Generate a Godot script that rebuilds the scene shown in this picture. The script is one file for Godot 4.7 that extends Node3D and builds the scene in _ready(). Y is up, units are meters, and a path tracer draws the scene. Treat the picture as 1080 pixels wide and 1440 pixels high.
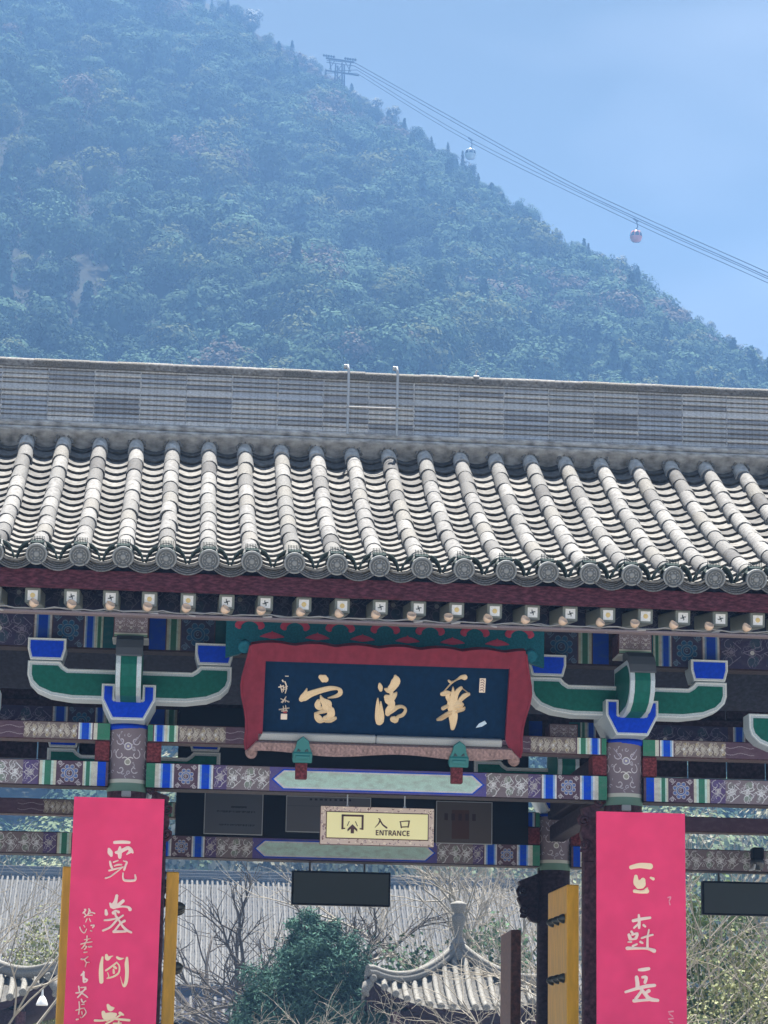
extends Node3D
# A palace gate under a hazy wooded mountain, seen through a long lens from the forecourt.
# World: x along the gate, y up, z towards the viewer; the front columns stand on z = 0, the rear ones on z = -3.6.

var rng := RandomNumberGenerator.new()
var M := {}
var STROKES := {
	"palace": [[-518,610,18.7,-493,598,31.2,-480,592,23.4],[-661,427,20.3,-640,444,31.2,-586,474,25,-513,502,21.8,-439,522,18.7,-384,522,12.5,-361,504,17.2,-364,478,17.2,-399,458,12.5,-454,445,4.7],[-623,511,6.2,-632,482,14,-643,453,23.4],[-527,416,15.6,-532,387,25,-522,365,20.3,-497,359,10.9],[-513,461,4.7,-500,432,17.2,-477,408,28.1,-449,396,28.1,-436,377,15.6],[-477,408,28.1,-463,363,26.5,-431,345,28.1,-415,339,18.7],[-425,345,26.5,-426,313,31.2,-444,291,21.8,-471,281,17.2],[-535,320,9.4,-505,330,14,-468,338,14],[-544,313,14,-530,288,25,-508,266,26.5,-483,262,15.6],[-464,255,9.4,-427,269,21.8,-391,283,14]],
	"clear": [[-55,570,9.4,-49,544,18.7,-44,521,12.9],[-63,451,5.9,-62,405,14,-60,348,18.7,-58,295,19.9,-42,266,29.3],[-39,425,5.9,-33,363,15.2,-26,315,19.9,-33,272,25.7],[64,636,11.7,71,601,35.1,50,552,30.4,19,523,25.7,-9,529,9.4],[43,511,12.9,40,490,14],[4,465,21.1,37,456,29.3,68,486,17.6,81,505,5.9],[23,446,35.1,48,413,26.9,49,389,17.6],[49,389,29.3,28,355,29.3,20,333,19.9],[24,338,17.6,60,366,19.9,96,389,15.2,129,394,11.7,155,378,10.5,156,354,11.7,137,325,14,105,312,12.9,93,307,8.2],[64,289,23.4,83,287,26.9,92,295,17.6]],
	"splendid": [[450,523,3.9,472,550,4.6,511,597,5.9,551,625,6.5,581,644,14.3,609,645,22.1],[486,614,9.1,500,602,9.1,520,610,3.9],[441,504,16.9,474,513,20.8,497,516,13],[485,508,16.9,486,476,16.9,504,445,15.6],[523,562,5.2,524,525,13,525,477,22.1],[586,559,13,561,532,18.2,550,499,16.9,544,467,19.5],[591,558,3.9,623,536,3.3,651,513,5.2],[646,511,14.3,615,494,19.5,586,463,16.9],[529,467,32.5,526,424,42.9,525,387,35.1],[534,371,32.5,536,328,35.1,539,285,28.6,537,232,16.9],[532,413,26,567,431,29.9,604,426,13],[548,398,19.5,584,404,15.6,609,429,6.5],[452,390,14.3,490,412,13],[555,363,7.8,591,378,11.7,611,392,15.6,621,403,7.8],[519,368,11.7,468,337,10.4,413,297,7.8],[413,296,7.8,449,301,7.8,485,326,7.8,520,349,7.8]],
	"signature": [[-794,607,3.1,-771,607,3.1],[-815,572,6.2,-809,562,5],[-841,517,5,-816,525,5,-804,529,3.7],[-829,536,3.7,-822,505,4.4,-814,476,3.1],[-807,531,3.7,-805,486,3.7],[-796,563,5,-786,538,5,-782,506,4.4,-789,471,3.7],[-803,515,3.7,-776,525,4.4],[-815,499,3.1,-778,506,3.7],[-821,425,3.7,-805,416,3.7],[-817,397,3.7,-799,413,4.4,-782,442,3.1],[-790,429,3.7,-786,401,3.7],[-793,417,3.1,-758,402,4.4],[-799,404,3.1,-810,394,3.1],[-830,338,4.4,-796,345,4.4,-754,353,3.7],[-800,365,3.7,-795,327,3.7],[-782,372,3.7,-777,341,3.7],[-811,327,3.7,-771,333,3.7],[-780,344,3.1,-767,328,3.7]],
	"rainbow": [[-29,3392,11.7,31,3396,12.9,85,3395,10.5],[-70,3339,10.5,-60,3314,19.9,-50,3291,11.7],[14,3356,8.2,14,3324,17.6,16,3279,12.9],[-14,3315,10.5,11,3319,15.2,45,3337,14,78,3352,14,102,3332,15.2,114,3318,8.2],[91,3321,11.7,69,3303,4.7],[-57,3243,8.2,-50,3214,9.4,-37,3189,8.2],[-31,3240,5.9,3,3253,5.3],[-62,3174,7,-17,3187,7,45,3205,4.7],[-21,3212,5.9,4,3221,7,32,3222,5.9],[46,3251,4.7,72,3243,7,64,3217,8.2,54,3183,8.2],[45,3205,4.7,-5,3164,5.9,-49,3129,5.9,-86,3115,7],[47,3157,5.9,48,3120,7,66,3101,9.4,140,3105,9.4,140,3145,5.9]],
	"robe": [[6,2983,11.7,-1,2943,14,-14,2903,23.4],[-43,2922,8.2,-28,2903,17.6],[56,2944,12.9,23,2915,12.9,-8,2895,11.7],[-8,2892,8.2,52,2902,7,97,2897,9.4,112,2881,14],[-73,2870,9.4,-68,2842,14],[-14,2852,14,2,2869,7,25,2859,10.5],[-1,2864,5.9,4,2830,8.2,21,2813,8.2],[-80,2794,7,-40,2798,8.2,10,2810,5.9],[60,2834,7,16,2799,8.2,-32,2744,8.2,-88,2715,8.2],[22,2811,7,52,2763,8.2,88,2725,10.5,128,2706,8.2],[73,2792,10.5,40,2769,8.2,-3,2711,8.2],[-5,2709,11.7,43,2710,9.4,88,2713,8.2]],
	"heard": [[-83,2513,7.1,-90,2454,14.2,-89,2391,17.2,-84,2329,16.2],[-54,2528,11.2,-45,2504,17.2,-19,2519,6.1,-4,2525,2.5],[28,2515,9.1,50,2504,10.1,80,2509,2.5],[104,2512,9.1,103,2468,15.2,108,2410,14.2,106,2342,13.2,93,2301,11.2,78,2313,4.1,59,2370,2],[-53,2414,7.1,-16,2441,7.1,27,2476,6.1],[27,2476,5.1,48,2448,6.1,45,2399,7.1,7,2369,7.1,-41,2355,5.1],[-38,2397,4.1,-30,2373,4.1,-36,2356,4.1],[11,2442,10.1,24,2433,8.1],[5,2422,7.1,8,2398,9.1]],
	"dance": [[-27,2154,10.1,-9,2128,20.3,13,2131,12.2,20,2133,5.1],[-59,2098,14.2,-48,2069,18.3,-28,2046,15.2],[-39,2079,15.2,0,2080,20.3,34,2085,12.2],[25,2066,12.2,-9,2060,15.2],[68,2096,12.2,93,2084,7.1],[-120,2037,9.1,-57,2038,7.1,11,2051,6.1,80,2048,9.1,141,2044,9.1],[78,2086,7.1,21,2047,7.1,-36,2012,7.1],[61,2033,6.1,62,2004,7.1],[22,2018,6.1,81,2021,5.1]],
	"date": [[-247,2845,5.6,-227,2870,5.6,-238,2873,4.2],[-237,2849,4.9,-226,2829,4.2],[-204,2877,5.6,-193,2860,5.6],[-158,2844,5.6,-189,2850,4.2,-235,2815,4.9],[-200,2874,4.2,-209,2833,4.9],[-215,2829,4.2,-175,2830,4.2],[-223,2778,4.2,-214,2802,4.2],[-197,2803,4.2,-187,2783,4.9],[-266,2737,4.9,-254,2710,4.2,-230,2694,4.2,-214,2724,3.5],[-236,2751,4.2,-228,2738,4.2],[-181,2752,5.6,-158,2753,6.3,-167,2736,5.6],[-183,2712,4.9,-173,2709,4.2],[-208,2671,4.9,-210,2637,4.2],[-253,2609,4.9,-213,2620,4.9,-169,2628,4.2],[-227,2643,4.2,-184,2651,4.2],[-207,2637,4.9,-232,2589,4.9,-245,2576,4.2],[-225,2596,4.9,-208,2590,4.9,-224,2569,4.9],[-194,2590,5.6,-171,2591,6.3],[-226,2546,4.9,-203,2550,4.2],[-244,2495,6.3,-221,2495,4.9,-194,2516,4.2],[-220,2492,4.9,-203,2472,4.9,-182,2473,4.2],[-203,2472,4.2,-211,2439,4.2]],
	"place": [[-239,2374,6.3,-219,2395,7],[-223,2401,6.3,-221,2368,8.4,-219,2325,7],[-221,2355,7,-193,2339,8.4],[-216,2321,5.6,-196,2328,5.6],[-255,2290,5.6,-247,2254,4.9],[-273,2240,5.6,-236,2247,5.6,-197,2272,4.9],[-238,2281,4.2,-201,2285,4.9],[-201,2282,5.6,-223,2248,5.6,-258,2207,5.6],[-239,2244,5.6,-208,2228,5.6,-184,2209,5.6],[-230,2194,5.6,-223,2178,7],[-196,2182,4.9,-216,2168,4.9],[-246,2174,4.9,-241,2127,4.9,-245,2081,4.9],[-267,2110,4.9,-227,2124,4.2,-204,2128,4.2],[-225,2154,4.2,-205,2158,4.2],[-204,2125,4.2,-189,2095,4.9,-214,2061,4.9],[-223,2101,4.2,-218,2081,4.2],[-260,2041,7,-247,2044,5.6],[-231,2061,3.5,-224,2055,3.5]],
	"jade": [[-83,3303,16.2,-14,3319,20.3,68,3315,24.4],[-45,3233,14.2,-40,3183,26.4,-4,3174,36.5,11,3204,20.3],[-55,3193,10.1,-25,3158,22.3],[73,3226,8.1,93,3217,12.2],[-56,3118,14.2,-5,3112,12.2,42,3120,18.3],[36,3130,14.2,45,3145,6.1]],
	"tree": [[-69,2887,12.2,-6,2902,12.2,66,2914,10.1],[-24,2933,8.1,-21,2884,12.2,-22,2834,10.1],[-21,2869,8.1,-62,2833,8.1],[14,2855,10.1,26,2845,8.1],[-103,2777,12.2,-93,2748,14.2],[-83,2802,10.1,-76,2793,10.1],[-78,2778,8.1,-37,2789,10.1,-48,2754,12.2],[-83,2743,8.1,-48,2749,8.1],[-2,2755,8.1,44,2771,8.1,85,2782,8.1],[55,2821,6.1,44,2756,8.1,42,2676,10.1],[-12,2725,10.1,3,2717,8.1],[-73,2693,8.1,-43,2706,8.1],[-117,2673,14.2,-28,2675,10.1,44,2674,10.1,95,2658,16.2],[-109,2722,6.1,-86,2723,7.1]],
	"long": [[-24,2509,10.1,12,2512,14.2,53,2520,12.2],[-44,2452,14.2,-37,2398,16.2,-40,2368,14.2],[2,2453,10.1,32,2453,12.2,22,2414,12.2],[-131,2337,10.1,-50,2363,12.2,32,2384,14.2,98,2393,12.2],[-19,2374,12.2,26,2320,14.2,61,2287,16.2,122,2278,12.2],[52,2350,14.2,21,2330,10.1],[-4,2349,10.1,-50,2289,12.2],[-65,2271,14.2,0,2276,10.1,51,2282,12.2]],
	"faint_mark": [[210,3074,5.1,231,3079,6.1,220,3049,5.1],[220,3039,4.1,225,3019,5.1],[208,2192,6.1,243,2197,6.1],[213,2177,5.1,238,2158,5.1],[207,2138,6.1,243,2143,6.1],[217,2118,6.1,237,2109,6.1]],
}

# ---------------------------------------------------------------- mesh building
class Mb:
	var v := PackedVector3Array()
	var n := PackedVector3Array()
	var c := PackedColorArray()
	var t := PackedVector2Array()
	var col := Color(1, 1, 1)

	func tri_n(p: Vector3, q: Vector3, r: Vector3, a: Vector3, b: Vector3, d: Vector3) -> void:
		v.append(p); v.append(r); v.append(q)
		n.append(a); n.append(d); n.append(b)
		for i in 3:
			c.append(col); t.append(Vector2.ZERO)

	func tri(p: Vector3, q: Vector3, r: Vector3) -> void:      # counterclockwise as seen from outside
		var m := (q - p).cross(r - p).normalized()
		tri_n(p, q, r, m, m, m)

	func quad(p: Vector3, q: Vector3, r: Vector3, s: Vector3) -> void:
		tri(p, q, r); tri(p, r, s)

	func quad_uv(p: Vector3, q: Vector3, r: Vector3, s: Vector3) -> void:   # p lower left, q lower right, r upper right, s upper left
		quad(p, q, r, s)
		var k := t.size() - 6
		var w := [Vector2(0, 1), Vector2(1, 0), Vector2(1, 1), Vector2(0, 1), Vector2(0, 0), Vector2(1, 0)]
		for i in 6:
			t[k + i] = w[i]

	func box(at: Vector3, s: Vector3, b := Basis()) -> void:
		var h := s * 0.5
		var p := []
		for i in 8:
			p.append(at + b * Vector3(h.x if i & 1 else -h.x, h.y if i & 2 else -h.y, h.z if i & 4 else -h.z))
		quad(p[4], p[5], p[7], p[6]); quad(p[1], p[0], p[2], p[3])
		quad(p[5], p[1], p[3], p[7]); quad(p[0], p[4], p[6], p[2])
		quad(p[6], p[7], p[3], p[2]); quad(p[0], p[1], p[5], p[4])

	func bev(at: Vector3, s: Vector3, e: float, b := Basis()) -> void:      # a box with chamfered edges
		var h := s * 0.5
		e = minf(e, minf(h.x, minf(h.y, h.z)) * 0.9)
		var k := {}
		for i in 8:
			var g := Vector3(1 if i & 1 else -1, 1 if i & 2 else -1, 1 if i & 4 else -1)
			k[i] = [at + b * Vector3(g.x * h.x, g.y * (h.y - e), g.z * (h.z - e)), at + b * Vector3(g.x * (h.x - e), g.y * h.y, g.z * (h.z - e)), at + b * Vector3(g.x * (h.x - e), g.y * (h.y - e), g.z * h.z)]
		var mid := at
		for f in [[[4, 5, 7, 6], 2], [[1, 0, 2, 3], 2], [[5, 1, 3, 7], 0], [[0, 4, 6, 2], 0], [[6, 7, 3, 2], 1], [[0, 1, 5, 4], 1]]:
			var q = f[0]
			quad(k[q[0]][f[1]], k[q[1]][f[1]], k[q[2]][f[1]], k[q[3]][f[1]])
		for g in [[0, 1], [2, 3], [4, 5], [6, 7]]:
			facing(mid, k[g[0]][1], k[g[1]][1], k[g[1]][2], k[g[0]][2])
		for g in [[0, 2], [1, 3], [4, 6], [5, 7]]:
			facing(mid, k[g[0]][0], k[g[1]][0], k[g[1]][2], k[g[0]][2])
		for g in [[0, 4], [1, 5], [2, 6], [3, 7]]:
			facing(mid, k[g[0]][0], k[g[1]][0], k[g[1]][1], k[g[0]][1])
		for i in 8:
			var m: Vector3 = (k[i][1] - k[i][0]).cross(k[i][2] - k[i][0])
			if m.dot(k[i][0] - mid) > 0: tri(k[i][0], k[i][1], k[i][2])
			else: tri(k[i][0], k[i][2], k[i][1])

	func facing(mid: Vector3, p: Vector3, q: Vector3, r: Vector3, s: Vector3) -> void:
		if (q - p).cross(r - p).dot((p + q + r + s) * 0.25 - mid) > 0: quad(p, q, r, s)
		else: quad(s, r, q, p)

	func prism(poly: PackedVector2Array, z0: float, z1: float, x := Transform3D()) -> void:   # polygon in x/y, extruded along z
		var p := poly.duplicate()
		if Geometry2D.is_polygon_clockwise(p): p.reverse()
		var ids := Geometry2D.triangulate_polygon(p)
		for i in range(0, ids.size(), 3):
			var a := p[ids[i]]
			var b := p[ids[i + 1]]
			var d := p[ids[i + 2]]
			if (b - a).cross(d - a) < 0:
				var w := b
				b = d; d = w
			tri(x * Vector3(a.x, a.y, z1), x * Vector3(b.x, b.y, z1), x * Vector3(d.x, d.y, z1))
			tri(x * Vector3(a.x, a.y, z0), x * Vector3(d.x, d.y, z0), x * Vector3(b.x, b.y, z0))
		for i in p.size():
			var a := p[i]
			var b := p[(i + 1) % p.size()]
			quad(x * Vector3(a.x, a.y, z0), x * Vector3(b.x, b.y, z0), x * Vector3(b.x, b.y, z1), x * Vector3(a.x, a.y, z1))

	func surf(rows: Array, flip := false) -> void:              # a smooth sheet through rows of points
		var nr := rows.size()
		var nc: int = rows[0].size()
		var nm := []
		for i in nr:
			var line := PackedVector3Array()
			for j in nc:
				var du: Vector3 = rows[i][mini(j + 1, nc - 1)] - rows[i][maxi(j - 1, 0)]
				var dv: Vector3 = rows[mini(i + 1, nr - 1)][j] - rows[maxi(i - 1, 0)][j]
				var m := du.cross(dv).normalized()
				line.append(-m if flip else m)
			nm.append(line)
		for i in nr - 1:
			for j in nc - 1:
				if flip:
					tri_n(rows[i][j], rows[i + 1][j + 1], rows[i][j + 1], nm[i][j], nm[i + 1][j + 1], nm[i][j + 1])
					tri_n(rows[i][j], rows[i + 1][j], rows[i + 1][j + 1], nm[i][j], nm[i + 1][j], nm[i + 1][j + 1])
				else:
					tri_n(rows[i][j], rows[i][j + 1], rows[i + 1][j + 1], nm[i][j], nm[i][j + 1], nm[i + 1][j + 1])
					tri_n(rows[i][j], rows[i + 1][j + 1], rows[i + 1][j], nm[i][j], nm[i + 1][j + 1], nm[i + 1][j])

	func tube(pts: Array, rad: Array, sides := 8, caps := true) -> void:
		var rings := []
		var norms := []
		var up := Vector3.UP
		for i in pts.size():
			var d: Vector3 = (pts[mini(i + 1, pts.size() - 1)] - pts[maxi(i - 1, 0)]).normalized()
			if absf(d.dot(up)) > 0.95: up = Vector3.RIGHT
			var a := up.cross(d).normalized()
			var b := d.cross(a).normalized()
			up = b
			var ring := PackedVector3Array()
			var nn := PackedVector3Array()
			for k in sides + 1:
				var w := TAU * k / sides
				var e := a * cos(w) + b * sin(w)
				ring.append(pts[i] + e * rad[i]); nn.append(e)
			rings.append(ring); norms.append(nn)
		for i in pts.size() - 1:
			for k in sides:
				tri_n(rings[i][k], rings[i][k + 1], rings[i + 1][k + 1], norms[i][k], norms[i][k + 1], norms[i + 1][k + 1])
				tri_n(rings[i][k], rings[i + 1][k + 1], rings[i + 1][k], norms[i][k], norms[i + 1][k + 1], norms[i + 1][k])
		if caps:
			for k in range(1, sides - 1):
				var z: int = pts.size() - 1
				tri(rings[0][0], rings[0][k + 1], rings[0][k])
				tri(rings[z][0], rings[z][k], rings[z][k + 1])

	func lathe(prof: Array, sides: int, at: Transform3D) -> void:   # prof: Vector2(radius, height), upwards, round the y axis
		var rows := []
		for q in prof:
			var r := PackedVector3Array()
			for k in sides + 1:
				var w := -TAU * k / sides
				r.append(at * Vector3(q.x * cos(w), q.y, q.x * sin(w)))
			rows.append(r)
		surf(rows)

	func leaf(p: Vector3, size: float, nrm: Vector3, spin: float, narrow := 0.42) -> void:   # a leaf-sized kite
		var a := nrm.cross(Vector3.UP if absf(nrm.y) < 0.9 else Vector3.RIGHT).normalized().rotated(nrm, spin)
		var b := nrm.cross(a)
		var q := p + a * size
		var l := p + a * size * 0.45 + b * size * narrow
		var r := p + a * size * 0.45 - b * size * narrow
		tri_n(p, r, q, nrm, nrm, nrm); tri_n(p, q, l, nrm, nrm, nrm)

	func brush(st: Array, h: float) -> void:                    # one brush stroke [x, y, radius, ...] in millimetres, raised h metres in +z, a little domed
		var key := []
		for i in range(0, st.size(), 3):
			key.append(Vector3(st[i], st[i + 1], st[i + 2]) * 0.001)
		var s := []
		for i in key.size() - 1:
			var p0: Vector3 = key[maxi(i - 1, 0)]
			var p1: Vector3 = key[i]
			var p2: Vector3 = key[i + 1]
			var p3: Vector3 = key[mini(i + 2, key.size() - 1)]
			for k in 4:
				s.append(p1.cubic_interpolate(p2, p0, p3, k / 4.0))
		s.append(key[-1])
		var left := []
		var right := []
		for i in s.size():
			var d: Vector3 = s[mini(i + 1, s.size() - 1)] - s[maxi(i - 1, 0)]
			var e := Vector2(-d.y, d.x).normalized() * maxf(s[i].z, 0.0006)
			left.append(Vector2(s[i].x, s[i].y) + e); right.append(Vector2(s[i].x, s[i].y) - e)
		for end in 2:                                            # round ends
			var i := 0 if end == 0 else s.size() - 1
			var c0 := Vector2(s[i].x, s[i].y)
			var e: Vector2 = left[i] - c0
			var prev := e
			var top := Vector3(c0.x, c0.y, h)
			for k in range(1, 6):
				var f := e.rotated(PI * k / 5.0 * (1 if end == 0 else -1))
				var a := Vector3(c0.x + prev.x, c0.y + prev.y, h * 0.6)
				var b := Vector3(c0.x + f.x, c0.y + f.y, h * 0.6)
				if end == 1:
					var w := a
					a = b; b = w
				tri(top, a, b)
				quad(Vector3(a.x, a.y, 0), Vector3(b.x, b.y, 0), b, a)
				prev = f
		for i in s.size() - 1:
			var z := h + 0.0006 * i / s.size()
			var m0 := Vector3(s[i].x, s[i].y, z)
			var m1 := Vector3(s[i + 1].x, s[i + 1].y, z)
			var l0 := Vector3(left[i].x, left[i].y, h * 0.6)
			var l1 := Vector3(left[i + 1].x, left[i + 1].y, h * 0.6)
			var r0 := Vector3(right[i].x, right[i].y, h * 0.6)
			var r1 := Vector3(right[i + 1].x, right[i + 1].y, h * 0.6)
			quad(m0, m1, l1, l0); quad(r0, r1, m1, m0)
			quad(l0, l1, Vector3(l1.x, l1.y, 0), Vector3(l0.x, l0.y, 0))
			quad(r1, r0, Vector3(r0.x, r0.y, 0), Vector3(r1.x, r1.y, 0))

	func mesh() -> ArrayMesh:
		var a := []
		a.resize(Mesh.ARRAY_MAX)
		a[Mesh.ARRAY_VERTEX] = v; a[Mesh.ARRAY_NORMAL] = n; a[Mesh.ARRAY_COLOR] = c; a[Mesh.ARRAY_TEX_UV] = t
		var m := ArrayMesh.new()
		m.add_surface_from_arrays(Mesh.PRIMITIVE_TRIANGLES, a)
		return m

# ---------------------------------------------------------------- nodes
func tag(o: Node, label: String, category := "", group := "", kind := "") -> Node:
	if label: o.set_meta("label", label)
	if category: o.set_meta("category", category)
	if group: o.set_meta("group", group)
	if kind: o.set_meta("kind", kind)
	return o

func put(called: String, m: Mesh, material: Material, parent: Node = self, at := Transform3D()) -> MeshInstance3D:
	var o := MeshInstance3D.new()
	o.name = called
	o.mesh = m
	o.material_override = material
	o.transform = at
	parent.add_child(o, true)
	return o

func obj(called: String, mb: Mb, material: Material, parent: Node = self, at := Transform3D()) -> MeshInstance3D:
	return put(called, mb.mesh(), material, parent, at)

func thing(called: String, label: String, category: String, at := Transform3D(), group := "") -> Node3D:
	var o := Node3D.new()
	o.name = called
	o.transform = at
	add_child(o, true)
	tag(o, label, category, group)
	return o

func boxed(at: Vector3, s: Vector3, e := 0.0, b := Basis()) -> Mb:
	var m := Mb.new()
	if e > 0: m.bev(at, s, e, b)
	else: m.box(at, s, b)
	return m

func at3(x: float, y: float, z: float) -> Transform3D:
	return Transform3D(Basis(), Vector3(x, y, z))

# ---------------------------------------------------------------- materials
var noise_count := 0
func noise_tex(freq: float, lo: float, hi: float, octaves := 4, size := 512, mid := 0.5) -> NoiseTexture2D:
	noise_count += 1
	var f := FastNoiseLite.new()
	f.seed = 11 + noise_count
	f.noise_type = FastNoiseLite.TYPE_SIMPLEX_SMOOTH
	f.frequency = freq
	f.fractal_octaves = octaves
	f.fractal_gain = 0.6
	var g := Gradient.new()
	g.offsets = PackedFloat32Array([0.0, mid, 1.0])
	g.colors = PackedColorArray([Color(lo, lo, lo), Color((lo + hi) * 0.5, (lo + hi) * 0.5, (lo + hi) * 0.5), Color(hi, hi, hi)])
	var x := NoiseTexture2D.new()
	x.width = size; x.height = size
	x.seamless = true
	x.noise = f
	x.color_ramp = g
	return x

func mat(called: String, c: Color, rough := 0.8, tex: Texture2D = null, scale := Vector3(1, 1, 1), metal := 0.0) -> StandardMaterial3D:
	var m := StandardMaterial3D.new()
	m.resource_name = called
	m.albedo_color = c.linear_to_srgb()
	m.roughness = rough
	m.metallic = metal
	if tex:
		m.albedo_texture = tex
		m.uv1_triplanar = true
		m.uv1_world_triplanar = true
		m.uv1_scale = scale
	M[called] = m
	return m

func grained(m: StandardMaterial3D, tex: Texture2D, depth: float) -> StandardMaterial3D:
	m.heightmap_enabled = true
	m.heightmap_texture = tex
	m.heightmap_scale = depth
	return m

func leafy(called: String, c: Color, back := 0.35) -> StandardMaterial3D:
	var m := mat(called, c, 0.7)
	m.vertex_color_use_as_albedo = true
	m.cull_mode = BaseMaterial3D.CULL_DISABLED
	m.backlight_enabled = back > 0.0
	m.backlight = Color(back, back, back * 0.6)
	m.metallic_specular = 0.0
	return m

func materials() -> void:
	var grain := noise_tex(0.03, 0.45, 1.0, 5)
	var fine := noise_tex(0.09, 0.7, 1.0, 3)
	var blot := noise_tex(0.012, 0.45, 1.0, 5, 512, 0.42)
	var relief := noise_tex(0.06, 0.0, 1.0, 4)
	var speck := noise_tex(0.05, 0.42, 1.0, 5, 512, 0.36)
	var lichen := noise_tex(0.022, 0.38, 1.0, 6, 512, 0.33)
	var streak := noise_tex(0.025, 0.5, 1.0, 5, 512, 0.38)
	# fired clay roof tiles: weathered grey-white, in several tones
	var tones := [Color(0.235, 0.238, 0.242), Color(0.195, 0.198, 0.20), Color(0.29, 0.292, 0.292), Color(0.15, 0.153, 0.157), Color(0.10, 0.103, 0.11), Color(0.215, 0.213, 0.204)]
	for i in tones.size():
		grained(mat("clay_tile_%d" % i, tones[i], 0.9, speck if i % 2 else lichen, Vector3(1.7, 1.7, 1.7)), relief, 0.3)
	var pans := [Color(0.19, 0.19, 0.187), Color(0.155, 0.155, 0.152), Color(0.23, 0.228, 0.22), Color(0.12, 0.12, 0.12)]
	for i in pans.size():
		mat("pan_tile_%d" % i, pans[i], 0.9, blot, Vector3(2.1, 2.1, 2.1))
	var ridges := [Color(0.72, 0.74, 0.76), Color(0.62, 0.65, 0.68), Color(0.54, 0.57, 0.61), Color(0.80, 0.80, 0.79), Color(0.43, 0.46, 0.51), Color(0.58, 0.63, 0.70)]
	for i in ridges.size():
		mat("ridge_tile_%d" % i, ridges[i], 0.88, streak, Vector3(2.2, 13.0, 2.2))
	mat("mortar", Color(0.33, 0.33, 0.32), 0.95, grain, Vector3(3, 3, 3))
	mat("roof_shadow_joint", Color(0.12, 0.12, 0.125), 0.95)
	mat("neck_plaster", Color(0.56, 0.56, 0.55), 0.9, blot, Vector3(0.9, 2.6, 0.9))
	mat("green_bronze", Color(0.055, 0.078, 0.078), 0.95, fine, Vector3(5, 5, 5))
	mat("disc_face", Color(0.15, 0.165, 0.175), 0.9, fine, Vector3(9, 9, 9))
	mat("disc_clay", Color(0.30, 0.315, 0.32), 0.85, fine, Vector3(9, 9, 9))
	mat("fascia_red", Color(0.135, 0.042, 0.062), 0.6, grain, Vector3(0.8, 2.5, 0.8))
	mat("deck_navy", Color(0.030, 0.034, 0.060), 0.8, grain, Vector3(1, 1, 1))
	mat("rafter_green", Color(0.23, 0.26, 0.24), 0.7, fine, Vector3(4, 4, 4))
	mat("white_paint", Color(0.80, 0.81, 0.80), 0.55, noise_tex(0.03, 0.86, 1.0), Vector3(3, 3, 3))
	mat("bracket_white", Color(0.56, 0.66, 0.72), 0.5, noise_tex(0.05, 0.75, 1.0), Vector3(3, 3, 3))
	mat("bracket_blue", Color(0.004, 0.052, 0.58), 0.45, noise_tex(0.02, 0.85, 1.0), Vector3(2, 2, 2))
	mat("bracket_green", Color(0.012, 0.135, 0.105), 0.5, noise_tex(0.02, 0.8, 1.0), Vector3(2, 2, 2))
	mat("dark_cap", Color(0.075, 0.085, 0.10), 0.7)
	mat("dot_dark", Color(0.03, 0.045, 0.05), 0.6)
	mat("dot_gold", Color(0.62, 0.47, 0.20), 0.4)
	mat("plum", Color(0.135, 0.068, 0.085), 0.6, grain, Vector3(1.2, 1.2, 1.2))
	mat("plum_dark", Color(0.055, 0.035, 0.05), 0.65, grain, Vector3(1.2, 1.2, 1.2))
	mat("stub_red", Color(0.27, 0.062, 0.072), 0.6, grain, Vector3(2, 2, 2))
	mat("rail_wood", Color(0.25, 0.20, 0.21), 0.7, fine, Vector3(1.5, 5, 5))
	mat("plaque_red", Color(0.225, 0.028, 0.048), 0.42, noise_tex(0.015, 0.8, 1.0), Vector3(1.4, 1.4, 1.4))
	mat("plaque_navy", Color(0.003, 0.024, 0.068), 0.75, noise_tex(0.02, 0.75, 1.0), Vector3(1.4, 1.4, 1.4))
	mat("plaque_lip", Color(0.48, 0.50, 0.50), 0.6, fine, Vector3(3, 3, 3))
	mat("sill_worn", Color(0.46, 0.30, 0.28), 0.8, blot, Vector3(4, 4, 4))
	mat("gilt", Color(0.95, 0.71, 0.42), 0.42, noise_tex(0.05, 0.75, 1.0), Vector3(6, 6, 6), 0.1)
	mat("gilt_pale", Color(0.74, 0.62, 0.50), 0.5)
	mat("seal_red", Color(0.30, 0.03, 0.04), 0.6)
	mat("paper_scrap", Color(0.50, 0.62, 0.72), 0.8)
	mat("teal", Color(0.014, 0.15, 0.21), 0.55, noise_tex(0.03, 0.7, 1.0), Vector3(3, 3, 3))
	mat("clip_teal", Color(0.008, 0.15, 0.15), 0.5)
	mat("cloud_red", Color(0.38, 0.055, 0.10), 0.6)
	mat("banner_pink", Color(0.93, 0.070, 0.19), 0.62, noise_tex(0.006, 0.93, 1.0, 3), Vector3(0.8, 0.8, 0.8))
	mat("banner_ink", Color(0.96, 0.70, 0.60), 0.6)
	mat("banner_ink_gold", Color(0.96, 0.74, 0.48), 0.5)
	mat("banner_faint", Color(0.88, 0.30, 0.38), 0.6)
	mat("door_yellow", Color(0.92, 0.47, 0.035), 0.4, noise_tex(0.008, 0.86, 1.0), Vector3(3, 0.6, 3))
	mat("stud_dark", Color(0.05, 0.055, 0.05), 0.4, null, Vector3.ONE, 0.5)
	mat("jamb_brown", Color(0.17, 0.055, 0.035), 0.6, grain, Vector3(1, 1, 1))
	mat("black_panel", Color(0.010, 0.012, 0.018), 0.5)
	mat("steel_dark", Color(0.06, 0.065, 0.07), 0.5, null, Vector3.ONE, 0.6)
	mat("steel_pale", Color(0.34, 0.37, 0.40), 0.6)
	mat("rope_dark", Color(0.025, 0.028, 0.032), 0.95)
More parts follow.
